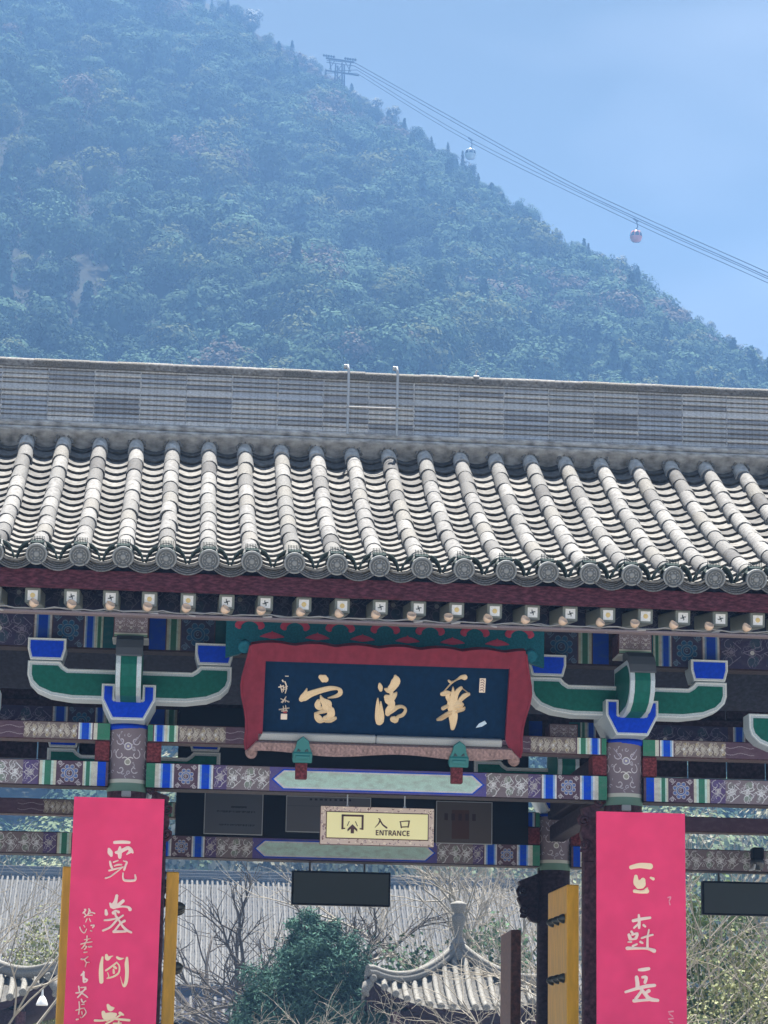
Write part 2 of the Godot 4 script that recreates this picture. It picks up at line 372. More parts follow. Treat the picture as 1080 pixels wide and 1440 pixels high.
	mat("plaster_tile", Color(0.62, 0.615, 0.59), 0.9, blot, Vector3(1.6, 1.6, 1.6))
	mat("cable_grey", Color(0.30, 0.29, 0.28), 0.6)
	mat("lamp_shell", Color(0.62, 0.46, 0.34), 0.5)
	mat("sign_yellow", Color(0.95, 0.85, 0.42), 0.4)
	mat("sign_brown", Color(0.07, 0.025, 0.02), 0.5)
	mat("wall_white", Color(0.62, 0.60, 0.55), 0.9, blot, Vector3(0.5, 0.5, 0.5))
	mat("far_tile_dark", Color(0.19, 0.185, 0.17), 0.9, noise_tex(0.05, 0.4, 1.0, 4), Vector3(0.9, 0.9, 0.9))
	mat("far_tile", Color(0.265, 0.26, 0.24), 0.9, noise_tex(0.05, 0.35, 1.0, 4), Vector3(0.8, 0.8, 0.8))
	mat("far_tile_near", Color(0.34, 0.335, 0.31), 0.9, noise_tex(0.05, 0.4, 1.0, 4), Vector3(1.5, 1.5, 1.5))
	mat("far_pan", Color(0.14, 0.14, 0.135), 0.95, grain, Vector3(0.8, 0.8, 0.8))
	mat("bark_dark", Color(0.045, 0.038, 0.032), 0.9)
	mat("bark_pale", Color(0.22, 0.20, 0.165), 0.9)
	mat("soil", Color(0.030, 0.034, 0.022), 0.95, grain, Vector3(0.03, 0.03, 0.03))
	mat("paving", Color(0.47, 0.46, 0.44), 0.85, grain, Vector3(0.3, 0.3, 0.3))
	mat("passage_brick", Color(0.16, 0.16, 0.165), 0.9, grain, Vector3(1, 1, 1))
	mat("gondola_grey", Color(0.42, 0.46, 0.44), 0.4)
	mat("gondola_orange", Color(0.60, 0.15, 0.06), 0.4)
	mat("gondola_glass", Color(0.05, 0.06, 0.07), 0.15)
	leafy("forest_leaf", Color(1, 1, 1), 0.2)
	for k in ["plaque_navy", "deck_navy", "plum", "plum_dark", "bracket_blue", "bracket_green", "teal", "fascia_red", "black_panel", "cloud_red", "plaque_red", "stub_red", "rope_dark", "dark_cap", "banner_pink", "green_bronze", "soil"]:
		M[k].metallic_specular = 0.2
	leafy("pine_leaf", Color(1, 1, 1), 0.12)
	leafy("shrub_leaf", Color(1, 1, 1), 0.35)

# ---------------------------------------------------------------- painted timber: flat paint drawn into textures, 400 pixels a metre
const WHITE := Color(0.82, 0.83, 0.84)
const BLUE := Color(0.04, 0.27, 0.78)
const PALEBLUE := Color(0.50, 0.66, 0.86)
const GREEN := Color(0.22, 0.47, 0.38)
const PALEGREEN := Color(0.72, 0.84, 0.81)
const PLUM := Color(0.34, 0.27, 0.33)
const LINE := Color(0.70, 0.69, 0.70)
const GOLD := Color(0.68, 0.62, 0.40)
const VIOLET := Color(0.36, 0.33, 0.58)

func fill(im: Image, x0: float, x1: float, col: Color) -> void:
	im.fill_rect(Rect2i(roundi(x0), 0, maxi(1, roundi(x1) - roundi(x0)), im.get_height()), col)

func disc(im: Image, x: float, y: float, r: float, col: Color) -> void:
	for d in range(-ceili(r), ceili(r) + 1):
		var w := r * r - d * d
		if w < 0: continue
		w = sqrt(w)
		im.fill_rect(Rect2i(roundi(x - w), roundi(y) + d, maxi(1, roundi(2 * w)), 1), col)

func line(im: Image, p: Vector2, q: Vector2, r: float, col: Color) -> void:
	var k := maxi(1, ceili(p.distance_to(q) / maxf(r, 0.7)))
	for i in k + 1:
		var s := p.lerp(q, float(i) / k)
		disc(im, s.x, s.y, r, col)

func curl(im: Image, c: Vector2, r0: float, r1: float, a0: float, a1: float, w: float, col: Color) -> void:
	var k := maxi(6, ceili(absf(a1 - a0) * maxf(r0, r1) / 1.2))
	for i in k + 1:
		var f := float(i) / k
		var a := lerpf(a0, a1, f)
		disc(im, c.x + cos(a) * lerpf(r0, r1, f), c.y + sin(a) * lerpf(r0, r1, f), w, col)

func medallion(im: Image, x0: float, x1: float, bg: Color, ink: Color, tint: Color) -> void:
	fill(im, x0, x1, bg)
	var h := im.get_height()
	var c := Vector2((x0 + x1) * 0.5, h * 0.5)
	var r := minf(x1 - x0, h) * 0.5
	for k in 8:
		var a := TAU * k / 8 + 0.39
		var p := c + Vector2(cos(a), sin(a)) * r * 0.56
		disc(im, p.x, p.y, r * 0.16, tint)
		curl(im, p, r * 0.17, r * 0.17, a - 2.0, a + 2.0, 1.0, ink)
	disc(im, c.x, c.y, r * 0.42, tint)
	curl(im, c, r * 0.42, r * 0.42, 0, TAU, 1.3, ink)
	disc(im, c.x, c.y, r * 0.24, bg)
	curl(im, c, r * 0.25, r * 0.25, 0, TAU, 1.1, ink)
	curl(im, c, r * 0.04, r * 0.13, 0, 5.0, 1.2, ink)
	for sx in [-1, 1]:
		for sy in [-1, 1]:
			var q := Vector2(c.x + sx * ((x1 - x0) * 0.5 - r * 0.22), c.y + sy * (h * 0.5 - r * 0.2))
			disc(im, q.x, q.y, r * 0.15, ink.lerp(bg, 0.45))
			curl(im, q, r * 0.20, r * 0.08, 0 if sx > 0 else PI, (TAU if sx > 0 else PI + TAU), 1.1, ink)
			line(im, q + Vector2(-sx * r * 0.3, 0), q + Vector2(0, -sy * r * 0.3), 1.0, ink)

func scrollwork(im: Image, x0: float, x1: float, bg: Color, ink: Color, accent: Color, dense := 1.0) -> void:
	fill(im, x0, x1, bg)
	var h := float(im.get_height())
	var n := maxi(1, roundi((x1 - x0) / (h * 0.62) * dense))
	var w := (x1 - x0) / n
	for k in n:
		var cx := x0 + (k + 0.5) * w
		var r := minf(h * 0.24, w * 0.34)
		for sy in [-1, 1]:
			var c := Vector2(cx + w * (0.1 * (1 if k % 2 else -1) + 0.07 * sin(k * 5.1 + sy + x0)), h * (0.5 + sy * 0.25 + 0.035 * sin(k * 3.3 + 2.0 * sy + x0)))
			disc(im, c.x, c.y, r * 0.8, accent.lerp(bg, 0.3 if k % 2 else 0.75))
			curl(im, c, r * (0.92 + 0.14 * sin(k * 2.7 + x0)), r * 0.22, sy * PI * 0.5 + 0.5 * sin(k * 1.9), sy * PI * 0.5 + ((5.2 + sin(k * 4.1)) if k % 2 else -5.2), 1.2, ink)
			curl(im, c, r * 1.25, r * 0.9, -sy * 0.4, -sy * 2.2, 1.1, ink)
			line(im, Vector2(cx - w * 0.45, h * 0.5), c + Vector2(0, -sy * r * 0.6), 1.0, ink)
			line(im, Vector2(cx + w * 0.45, h * 0.5 + sy * h * 0.12), c + Vector2(w * 0.2, sy * r * 0.4), 1.0, ink)
		for q in 12:
			var e := Vector2(cx + (fposmod(q * 0.618 + k * 0.37, 1.0) - 0.5) * w, h * (0.08 + 0.84 * fposmod(q * 0.377 + k * 0.21, 1.0)))
			curl(im, e, h * 0.075, h * 0.03, q * 1.3, q * 1.3 + 4.4, 0.8, ink.lerp(bg, 0.25))
		disc(im, cx, h * 0.5, h * 0.07, WHITE if k % 2 else ink)
		curl(im, Vector2(cx, h * 0.5), h * 0.11, h * 0.11, 0, TAU, 1.0, ink)

func beam_texture(length: float, height: float, segs: Array, mirror: bool, sd: int, dull := 0.0) -> ImageTexture:
	var k := 400.0
	var im := Image.create_empty(roundi(length * k), roundi(height * k), false, Image.FORMAT_RGB8)
	im.fill(PLUM)
	var h := float(im.get_height())
	for s in segs:
		var sides := [0, 1] if mirror else [0]
		for side in sides:
			var a: float = s[1] * k
			var b: float = s[2] * k
			if side:
				var q := a
				a = length * k - b
				b = length * k - q
			match s[0]:
				"blue":
					var w := b - a
					fill(im, a, b, WHITE); fill(im, a + w * 0.12, b - w * 0.12, PALEBLUE); fill(im, a + w * 0.24, b - w * 0.24, BLUE)
				"plainblue": fill(im, a, b, BLUE)
				"green":
					var w := b - a
					fill(im, a, b, Color(0.78, 0.79, 0.72)); fill(im, a + w * 0.18, b - w * 0.18, PALEGREEN); fill(im, a + w * 0.3, b - w * 0.3, GREEN)
				"stub": fill(im, a, b, GREEN)
				"white": fill(im, a, b, Color(0.78, 0.78, 0.74))
				"medal": medallion(im, a, b, PLUM, LINE, Color(0.34, 0.44, 0.66))
				"tealmedal": medallion(im, a, b, Color(0.25, 0.25, 0.38), Color(0.42, 0.55, 0.66), Color(0.13, 0.36, 0.55))
				"scroll": scrollwork(im, a, b, Color(0.48, 0.44, 0.47), WHITE, Color(0.52, 0.60, 0.54))
				"violet": scrollwork(im, a, b, VIOLET.lerp(PLUM, 0.5), LINE, VIOLET)
				"gold": scrollwork(im, a, b, Color(0.44, 0.40, 0.40), Color(0.72, 0.70, 0.66), GOLD, 1.5)
				"dusk": scrollwork(im, a, b, Color(0.25, 0.24, 0.38), Color(0.52, 0.50, 0.60), Color(0.22, 0.34, 0.42))
				"teal": fill(im, a, b, Color(0.10, 0.36, 0.40))
				"swirl":
					for y in [0.3, 0.72]:
						for i in 30:
							var f := i / 30.0
							disc(im, lerpf(a, b, f), h * (y + 0.06 * sin(f * 9.0)), 1.2, LINE)
				"cart":
					fill(im, a, b, VIOLET)
					var poly := func(inset: float, col: Color):
						for y in im.get_height():
							var e := absf(y - h * 0.5) / (h * 0.5)
							if e > 1.0 - inset: continue
							var cut := 0.11 * k * e + inset * h * 0.9
							im.fill_rect(Rect2i(roundi(a + cut), y, maxi(1, roundi(b - a - 2 * cut)), 1), col)
					(poly as Callable).call(0.14, BLUE); (poly as Callable).call(0.24, WHITE); (poly as Callable).call(0.38, PALEGREEN)
	# wear: thin scratches, dust and fading of the old paint
	var r := RandomNumberGenerator.new()
	r.seed = sd
	var f := FastNoiseLite.new()
	f.seed = sd; f.frequency = 0.02; f.fractal_octaves = 4
	for y in im.get_height():
		for x in im.get_width():
			var q := im.get_pixel(x, y)
			var w := f.get_noise_2d(x, y * 2.0)
			var g := 0.5 + 0.3 * w
			q = q.lerp(Color(0.5, 0.48, 0.48), clampf(0.05 + 0.32 * w, 0.0, 0.4))
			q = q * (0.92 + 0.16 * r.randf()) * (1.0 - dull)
			im.set_pixel(x, y, q)
	return ImageTexture.create_from_image(im)

func painted(called: String, tex: Texture2D, rough := 0.6) -> StandardMaterial3D:
	var m := StandardMaterial3D.new()
	m.resource_name = called
	m.albedo_texture = tex
	m.roughness = rough
	m.texture_repeat = false
	m.metallic_specular = 0.25
	M[called] = m
	return m

func face(x0: float, x1: float, y0: float, y1: float, z: float) -> Mb:   # a thin painted board, facing the viewer
	var m := Mb.new()
	m.quad_uv(Vector3(x0, y0, z), Vector3(x1, y0, z), Vector3(x1, y1, z), Vector3(x0, y1, z))
	return m

# ---------------------------------------------------------------- the sky
func sky_texture(sun: Vector3) -> ImageTexture:
	var w := 1536
	var h := 768
	var im := Image.create_empty(w, h, false, Image.FORMAT_RGBF)
	var f := FastNoiseLite.new()
	f.seed = 3
	f.frequency = 1.3
	f.fractal_octaves = 4
	var wisps := [[Vector3(0.1076, 0.4004, -0.9100), 0.075, 0.000026], [Vector3(0.1632, 0.4036, -0.9003), 0.045, 0.00004], [Vector3(0.2085, 0.3625, -0.9084), 0.02, 0.00012], [Vector3(0.1847, 0.3840, -0.9046), 0.016, 0.00016]]
	var zenith := Vector3(0.034, 0.05, 0.085)
	var middle := Vector3(0.050, 0.054, 0.048)
	var low := Vector3(0.085, 0.09, 0.085)
	var earth := Vector3(0.10, 0.10, 0.10)
	for y in h:
		var el := PI * (0.5 - (y + 0.5) / h)
		for x in w:
			var az := TAU * ((x + 0.5) / w)                        # u = 0.5 looks down -z in Godot's panorama
			var d := Vector3(-sin(az) * cos(el), sin(el), cos(az) * cos(el))
			var c := Vector3.ZERO
			if d.y >= 0:
				var t := pow(d.y, 0.5)
				c = low.lerp(middle, minf(t / 0.6, 1.0)) if t < 0.6 else middle.lerp(zenith, (t - 0.6) / 0.4)
				var g := maxf(0.0, d.dot(sun))
				c += Vector3(1.0, 0.98, 0.95) * (0.035 * pow(g, 6.0) + 0.5 * pow(g, 40.0))
				var k := f.get_noise_3d(d.x * 2.2, d.y * 5.5, d.z * 2.2)
				c = c.lerp(Vector3(0.15, 0.155, 0.165), clampf((k - 0.10) * 0.9, 0.0, 0.4))
				for p in wisps:
					var e := d.distance_squared_to(p[0])
					if e < 0.0009: c += Vector3(1.0, 0.98, 0.92) * p[1] * exp(-e / p[2])
			else:
				c = low.lerp(earth, clampf(-d.y * 6.0, 0.0, 1.0))
			im.set_pixel(x, y, Color(c.x, c.y, c.z))
	return ImageTexture.create_from_image(im)

func _ready() -> void:
	# camera
	var cam := Camera3D.new()
	cam.name = "camera"
	cam.fov = 23.67
	cam.near = 0.1
	cam.far = 3000.0
	cam.transform = Transform3D(Basis(Vector3(0.99596, 0.01801, 0.08799), Vector3(-0.03755, 0.97345, 0.22578), Vector3(-0.08159, -0.22817, 0.97020)).orthonormalized(), Vector3(-1.63, 1.60, 19.57))
	add_child(cam)
	cam.current = true
	# sun: high, from behind the gate and a little to the right
	var sun_from := Vector3(0.20, 4.0, -1.0).normalized()
	var sun := DirectionalLight3D.new()
	sun.name = "sun"
	sun.light_energy = 1.6
	sun.light_color = Color(1.0, 0.97, 0.925)
	sun.light_angular_distance = 0.55
	sun.shadow_enabled = true
	sun.sky_mode = DirectionalLight3D.SKY_MODE_LIGHT_ONLY
	add_child(sun)
	sun.look_at_from_position(Vector3.ZERO, -sun_from, Vector3.UP)
	# sky, air and exposure
	var env := Environment.new()
	env.background_mode = Environment.BG_SKY
	var sky := Sky.new()
	var sm := PanoramaSkyMaterial.new()
	sm.panorama = sky_texture(sun_from)
	sky.sky_material = sm
	env.sky = sky
	env.tonemap_mode = Environment.TONE_MAPPER_LINEAR
	env.tonemap_exposure = 5.0
	env.background_energy_multiplier = 1.0
	env.fog_enabled = true
	env.fog_density = 0.00098
	env.fog_light_color = Color(0.52, 0.73, 1.0)
	env.sdfgi_enabled = true
	env.ssao_enabled = true
	env.ssil_enabled = true
	var we := WorldEnvironment.new()
	we.name = "surroundings"
	we.environment = env
	add_child(we)
	materials()
	paintings()
	# ground and mountain
	var ground := Mb.new()
	ground.quad(Vector3(-600, 0, 300), Vector3(600, 0, 300), Vector3(600, 0, -500), Vector3(-600, 0, -500))
	tag(obj("ground", ground, M["paving"]), "pale stone paving of the forecourt and courtyard", "", "", "structure")
	build_hill()
	build_hall()
	pavilion("small square pavilion with a pyramid tile roof and a vase finial", Vector3(4.2, 0, -30), 1.98, 3.08, 4.2, 0.0)
	pavilion("tiled pavilion corner beside the first banner, over a white wall", Vector3(-5.6, 0, -27), 2.0, 2.86, 4.15, 0.0)
	build_gate()
	build_plaque()
	build_banner(-2.046, "pink banner with bold vertical calligraphy and a small inscription, beside two yellow doors", ["rainbow", "robe", "heard", "dance", "date", "place"], 0.70)
	build_banner(2.068, "pink banner with three sparse characters, beside the studded yellow door", ["jade", "tree", "long", "faint_mark"], 0.708)
	build_entrance_sign()
	build_notices()
	build_panels()
	build_small_things()
	build_cableway()
	build_courtyard_plants()
	build_far_trees()

# ---------------------------------------------------------------- the gate
const EAVE_Z := 1.456
const PITCH := 0.3237
const TUBE0 := -2.7213

func roof_y(z: float) -> float:
	var t := EAVE_Z - z
	return 5.435 + 0.38 * t + 0.046 * t * t

func roof_steps(step: float, z_end: float) -> Array:           # stations down the slope from the ridge to the eave, evenly spaced along the curve
	var out := []
	var z := -1.87
	var length := 0.0
	var pts := [[0.0, z]]
	while z < z_end:
		var y0 := roof_y(z)
		z += 0.01
		length += Vector2(0.01, roof_y(z) - y0).length()
		pts.append([length, z])
	var n := roundi(length / step)
	var k := 0
	for i in n + 1:
		while k < pts.size() - 1 and pts[k][0] < length * i / n: k += 1
		out.append(pts[k][1])
	return out

func slope_frame(z0: float, z1: float, x: float, lift := 0.0) -> Transform3D:
	var a := Vector3(0, roof_y(z0), z0)
	var d := (Vector3(0, roof_y(z1), z1) - a).normalized()
	var up := d.cross(Vector3.RIGHT).normalized()
	return Transform3D(Basis(Vector3.RIGHT, up, d), a + Vector3(x, 0, 0) + up * lift)

func cover_mesh(length: float, v: int) -> Mb:
	var m := Mb.new()
	var rows := []
	var r := RandomNumberGenerator.new()
	r.seed = 40 + v
	for q in [[-0.02, 0.062], [length * 0.5, 0.068], [length - 0.012, 0.072], [length, 0.0695]]:
		var row := PackedVector3Array()
		for k in 11:
			var a := deg_to_rad(-22 + 224.0 * k / 10)
			var w := 1.0 + r.randf_range(-0.012, 0.012)
			row.append(Vector3(cos(a) * q[1] * w, sin(a) * q[1] * w, q[0]))
		rows.append(row)
	m.surf(rows, true)
	var lip := [rows[3], PackedVector3Array()]
	for p in rows[3]: lip[1].append(Vector3(p.x * 0.82, p.y * 0.82, p.z))
	m.surf(lip, true)
	return m

func pan_mesh(length: float, v: int) -> Mb:
	var m := Mb.new()
	var r := RandomNumberGenerator.new()
	r.seed = 70 + v
	var top := []
	var tilt := 0.024
	for s in [-0.03, length * 0.5, length]:
		var row := PackedVector3Array()
		for k in 8:
			var f := k / 7.0 * 2 - 1
			row.append(Vector3(f * 0.128, -0.012 - 0.052 * (1 - f * f) + tilt * (s / length) + r.randf_range(-0.001, 0.001), s))
		top.append(row)
	m.surf(top)
	var low := PackedVector3Array()
	for p in top[2]: low.append(p + Vector3(0, -0.017, -0.002))
	m.surf([top[2], low])
	return m

func roof(gate: Node3D) -> void:
	var x0 := -5.9
	var x1 := 6.3
	# boarding under the tiles, both slopes
	var deck := Mb.new()
	var prof := PackedVector2Array()
	for i in 13:
		var z := lerpf(1.355, -1.87, i / 12.0)
		prof.append(Vector2(z, roof_y(z) - 0.085))
	for i in range(1, 13):
		var z := lerpf(-1.87, 1.355, i / 12.0)
		prof.append(Vector2(-3.74 - z, roof_y(z) - 0.085))
	for i in range(prof.size() - 1, -1, -1):
		prof.append(prof[i] + Vector2(0, -0.06))
	var across := Transform3D(Basis(Vector3(0, 0, -1), Vector3(0, 1, 0), Vector3(1, 0, 0)), Vector3.ZERO)
	var mirrored := PackedVector2Array()
	for p in prof: mirrored.append(Vector2(-p.x, p.y))
	deck.prism(mirrored, x0, x1, across)
	var rf := obj("roof", deck, M["deck_navy"], gate)
	# cover tiles: one mesh object each
	var st := roof_steps(0.305, EAVE_Z - 0.05)
	var seg := 3.83 / (st.size() - 1)
	var covers := []
	for v in 4: covers.append(cover_mesh(seg + 0.004, v).mesh())
	var rest := Mb.new()
	rng.seed = 5
	for k in range(-9, 27):
		var x := TUBE0 + PITCH * k
		for i in st.size() - 1:
			var f := slope_frame(st[i], st[i + 1], x + rng.randf_range(-0.005, 0.005), rng.randf_range(-0.003, 0.003))
			f.basis = f.basis * Basis(Vector3.UP, rng.randf_range(-0.022, 0.022)) * Basis(Vector3.BACK, rng.randf_range(-0.03, 0.03))
			var roll := rng.randf()
			var tone := 0 if roll < 0.36 else 2 if roll < 0.66 else 5 if roll < 0.84 else 1
			if rng.randf() < (0.3 if i < 4 else 0.10): tone = 3 + (1 if rng.randf() < 0.35 else 0)
			if i == 1 and rng.randf() < 0.6: tone = 1
			if k < -2 or k > 19:
				var o := cover_mesh(seg + 0.004, i % 4)
				for j in o.v.size():
					rest.v.append(f * o.v[j]); rest.n.append(f.basis * o.n[j]); rest.c.append(Color.WHITE); rest.t.append(Vector2.ZERO)
			else:
				put("cover_tile", covers[rng.randi() % 4], M["plaster_tile"] if i == 0 else M["clay_tile_%d" % tone], rf, f)
	tag(obj("cover_tiles_beyond", rest, M["clay_tile_0"], rf), "", "", "", "stuff")
	# pan tiles in the channels between
	var ps := roof_steps(0.19, EAVE_Z - 0.03)
	var plen := 3.86 / (ps.size() - 1)
	var pans := []
	for v in 4: pans.append(pan_mesh(plen + 0.012, v).mesh())
	var low := Mb.new()
	for k in range(-9, 26):
		var x := TUBE0 + PITCH * (k + 0.5)
		for i in ps.size() - 1:
			var f := slope_frame(ps[i], ps[i + 1], x)
			var lone := k >= -3 and k <= 19 and i < 13
			if lone:
				var roll := rng.randf()
				put("pan_tile", pans[rng.randi() % 4], M["pan_tile_%d" % (0 if roll < 0.4 else 1 if roll < 0.65 else 2 if roll < 0.85 else 3)], rf, f)
			else:
				var o := pan_mesh(plen + 0.012, i % 4)
				for j in o.v.size():
					low.v.append(f * o.v[j]); low.n.append(f.basis * o.n[j]); low.c.append(Color.WHITE); low.t.append(Vector2.ZERO)
	tag(obj("pan_tiles_at_eave", low, M["pan_tile_2"], rf), "", "", "", "stuff")
	# eave: round tile ends, bronze clips with combs, drip tiles in layers
	var e := slope_frame(EAVE_Z - 0.1, EAVE_Z, 0)
	var end := Mb.new()
	var facing := Transform3D(Basis(Vector3.RIGHT, e.basis.z, -e.basis.y), Vector3.ZERO)
	for ringed in [[Vector2(0.076, -0.06), Vector2(0.082, -0.006), Vector2(0.082, 0.0)], [Vector2(0.082, 0.0), Vector2(0.079, 0.006), Vector2(0.070, 0.006)], [Vector2(0.070, 0.006), Vector2(0.067, -0.006)], [Vector2(0.054, -0.006), Vector2(0.053, 0.0), Vector2(0.048, 0.0), Vector2(0.047, -0.006)], [Vector2(0.020, -0.006), Vector2(0.016, 0.002), Vector2(0.001, 0.003)]]:
		end.lathe(ringed, 24, facing)
	var disk := Mb.new()
	disk.lathe([Vector2(0.069, -0.006), Vector2(0.001, -0.0055)], 20, facing)
	var disk_mesh := disk.mesh()
	for j in 8:
		var a := TAU * j / 8
		var c := facing * Vector3(cos(a) * 0.035, -0.003, sin(a) * 0.035)
		end.bev(c, Vector3(0.013, 0.013, 0.008), 0.003, Basis(facing.basis.x, -facing.basis.z, facing.basis.y))
	var end_mesh := end.mesh()
	var clip := Mb.new()
	var sleeve := []
	for s in [-0.10, 0.0]:
		var row := PackedVector3Array()
		for j in 13:
			var a := deg_to_rad(-10 + 200.0 * j / 12)
			row.append(Vector3(cos(a) * 0.084, sin(a) * 0.084, s))
		sleeve.append(row)
	clip.surf(sleeve, true)
	clip.box(Vector3(0, 0.088, -0.05), Vector3(0.10, 0.02, 0.10))
	for j in 9:
		clip.box(Vector3(-0.048 + 0.012 * j, 0.115, -0.05), Vector3(0.005, 0.045, 0.006))
	for sd in [-1, 1]:
		for j in 5:
			var pts := []
			var rr := []
			for q in 7:
				var a := deg_to_rad(8.0 + 11.0 * q)
				pts.append(Vector3(sd * (0.06 + 0.10 * sin(a) - 0.002 * j), 0.055 + 0.012 * j - 0.115 * (1 - cos(a)) * 1.35, -0.09 + 0.024 * j))
				rr.append(0.0075)
			clip.tube(pts, rr, 5)
		var guard := []
		for s in 2:
			var row := PackedVector3Array()
			for q in 6:
				var a := deg_to_rad(5.0 + 12.0 * q)
				row.append(Vector3(sd * (0.058 + 0.10 * sin(a)), 0.052 + 0.05 * s - 0.155 * (1 - cos(a)), -0.095 + 0.1 * s))
			guard.append(row)
		clip.surf(guard, sd > 0)
	var clip_mesh := clip.mesh()
	for k in range(-9, 27):
		var x := TUBE0 + PITCH * k
		var spin := Basis(e.basis.z, rng.randf_range(-0.4, 0.4))
		put("tile_end", end_mesh, M["disc_clay"], rf, Transform3D(spin, Vector3(x, 5.435, EAVE_Z)))
		put("tile_end_face", disk_mesh, M["disc_face"], rf, Transform3D(spin, Vector3(x, 5.435, EAVE_Z)))
		put("tile_clip", clip_mesh, M["green_bronze"], rf, Transform3D(e.basis, Vector3(x, 5.437, EAVE_Z - 0.04)))
	var drip := Mb.new()
	for j in 4:
		var pts := []
		var rr := []
		for q in 11:
			var f := q / 10.0 * 2 - 1
			pts.append(Vector3(f * (0.145 - 0.006 * j), -0.02 + 0.019 * j - 0.072 * (1 - f * f), -0.012 * j))
			rr.append(0.0068)
		drip.tube(pts, rr, 6)
	var back := []
	for s in 2:
		var row := PackedVector3Array()
		for q in 11:
			var f := q / 10.0 * 2 - 1
			row.append(Vector3(f * 0.145, -0.02 + 0.07 * s - 0.072 * (1 - f * f), -0.02 - 0.03 * s))
		back.append(row)
	var dark := Mb.new()
	dark.surf(back)
	var dark_mesh := dark.mesh()
	var drip_mesh := drip.mesh()
	for k in range(-9, 26):
		put("drip_backing", dark_mesh, M["pan_tile_3"], rf, at3(TUBE0 + PITCH * (k + 0.5), 5.415, EAVE_Z - 0.02))
		put("drip_tile", drip_mesh, M["clay_tile_%d" % (1 if k % 3 else 0)], rf, at3(TUBE0 + PITCH * (k + 0.5), 5.415 + rng.randf_range(-0.004, 0.004), EAVE_Z - 0.02))
	# plaster neck between the ridge and the channels
	var neck := []
	for q in [Vector2(7.278, -1.73), Vector2(7.272, -1.70), Vector2(7.25, -1.69), Vector2(7.225, -1.70), Vector2(7.19, -1.745), Vector2(7.14, -1.80), Vector2(7.0, -1.86)]:
		neck.append(PackedVector3Array([Vector3(x0, q.x, q.y), Vector3(x1, q.x, q.y)]))
	var nk := Mb.new()
	nk.surf(neck, true)
	obj("roof_neck", nk, M["neck_plaster"], rf)
	var tuft := Mb.new()                                        # mortar collars round the topmost cover tiles
	for k in range(-9, 27):
		var pts := []
		var rr := []
		for j in 13:
			var a := PI * j / 12
			pts.append(Vector3(TUBE0 + PITCH * k + cos(a) * 0.074, 7.135 + 0.078 * sin(a), -1.745 + 0.012 * sin(j * 3.7 + k)))
			rr.append(0.013 + 0.006 * sin(j * 2.3 + k * 1.7) + (0.008 if j == 6 else 0.0))
		tuft.tube(pts, rr, 6)
	tag(obj("mortar_collar", tuft, M["mortar"], rf), "", "", "", "stuff")

func ridge(gate: Node3D) -> void:
	var core := obj("ridge", boxed(Vector3(0.2, 7.57, -1.89), Vector3(12.1, 0.62, 0.24)), M["roof_shadow_joint"], gate)
	var heights := [0.0427, 0.0466, 0.0427, 0.0427, 0.0738, 0.0427, 0.0466, 0.0466, 0.0427, 0.0427, 0.0543]
	var w := 0.413
	var shapes := {}
	rng.seed = 21
	for b in range(-13, 14):
		var tone_top: int = [0, 1, 2, 1, 5][rng.randi() % 5]
		var tone_low: int = [0, 1, 2, 5, 3, 4][rng.randi() % 6]
		var y := 7.862
		for i in heights.size():
			var h: float = heights[i]
			var base := tone_top if i < 5 else tone_low
			if rng.randf() < 0.40: base = rng.randi() % 6
			var key := "%d" % roundi(h * 10000)
			if not shapes.has(key):
				var m := Mb.new()
				var p := PackedVector2Array([Vector2(0.10, 0), Vector2(-0.040, 0.003), Vector2(-0.046, 0.010), Vector2(-0.024, h - 0.0055), Vector2(0.10, h - 0.0055)])
				m.prism(p, -w * 0.5 + 0.002, w * 0.5 - 0.002, Transform3D(Basis(Vector3(0, 0, -1), Vector3(0, 1, 0), Vector3(1, 0, 0)), Vector3.ZERO))
				shapes[key] = m.mesh()
			y -= h
			put("ridge_tile", shapes[key], M["ridge_tile_%d" % base], core, Transform3D(Basis(Vector3.UP, rng.randf_range(-0.004, 0.004)), Vector3(0.005 + w * (b + 0.5), y + rng.randf_range(-0.0015, 0.0015), -1.79 + rng.randf_range(-0.003, 0.003))))
	for b in range(-13, 15):                                     # crumbling mortar in the upright joints
		var pts := []
		var rr := []
		for i in 30:
			pts.append(Vector3(0.005 + w * b + rng.randf_range(-0.003, 0.003), 7.34 + 0.522 * i / 29.0, -1.760 + rng.randf_range(-0.004, 0.006)))
			rr.append(rng.randf_range(0.003, 0.011))
		var j := Mb.new()
		j.tube(pts, rr, 5)
		obj("mortar_joint", j, M["ridge_tile_%d" % [1, 0, 2][posmod(b, 3)]], core)
	var mould := Mb.new()
	var rows := []
	for q in [Vector2(7.338, -1.77), Vector2(7.336, -1.728), Vector2(7.322, -1.712), Vector2(7.297, -1.712), Vector2(7.28, -1.725), Vector2(7.276, -1.77)]:
		rows.append(PackedVector3Array([Vector3(-5.9, q.x, q.y), Vector3(6.3, q.x, q.y)]))
	mould.surf(rows, true)
	obj("ridge_moulding", mould, M["neck_plaster"], core)
	var cap := Mb.new()
	cap.tube([Vector3(-0.128, 0, 0), Vector3(-0.12, 0, 0), Vector3(0.12, 0, 0), Vector3(0.124, 0, 0)], [0.036, 0.042, 0.042, 0.038], 10)
	cap.box(Vector3(0, -0.035, 0), Vector3(0.25, 0.03, 0.14))
	var cap_mesh := cap.mesh()
	for i in range(-23, 25):
		put("ridge_cap", cap_mesh, M["clay_tile_%d" % [0, 2, 0, 5, 1][rng.randi() % 5]], core, Transform3D(Basis(Vector3.BACK, rng.randf_range(-0.008, 0.008)), Vector3(0.1 + 0.25 * i, 7.886 + rng.randf_range(-0.003, 0.003), -1.80)))

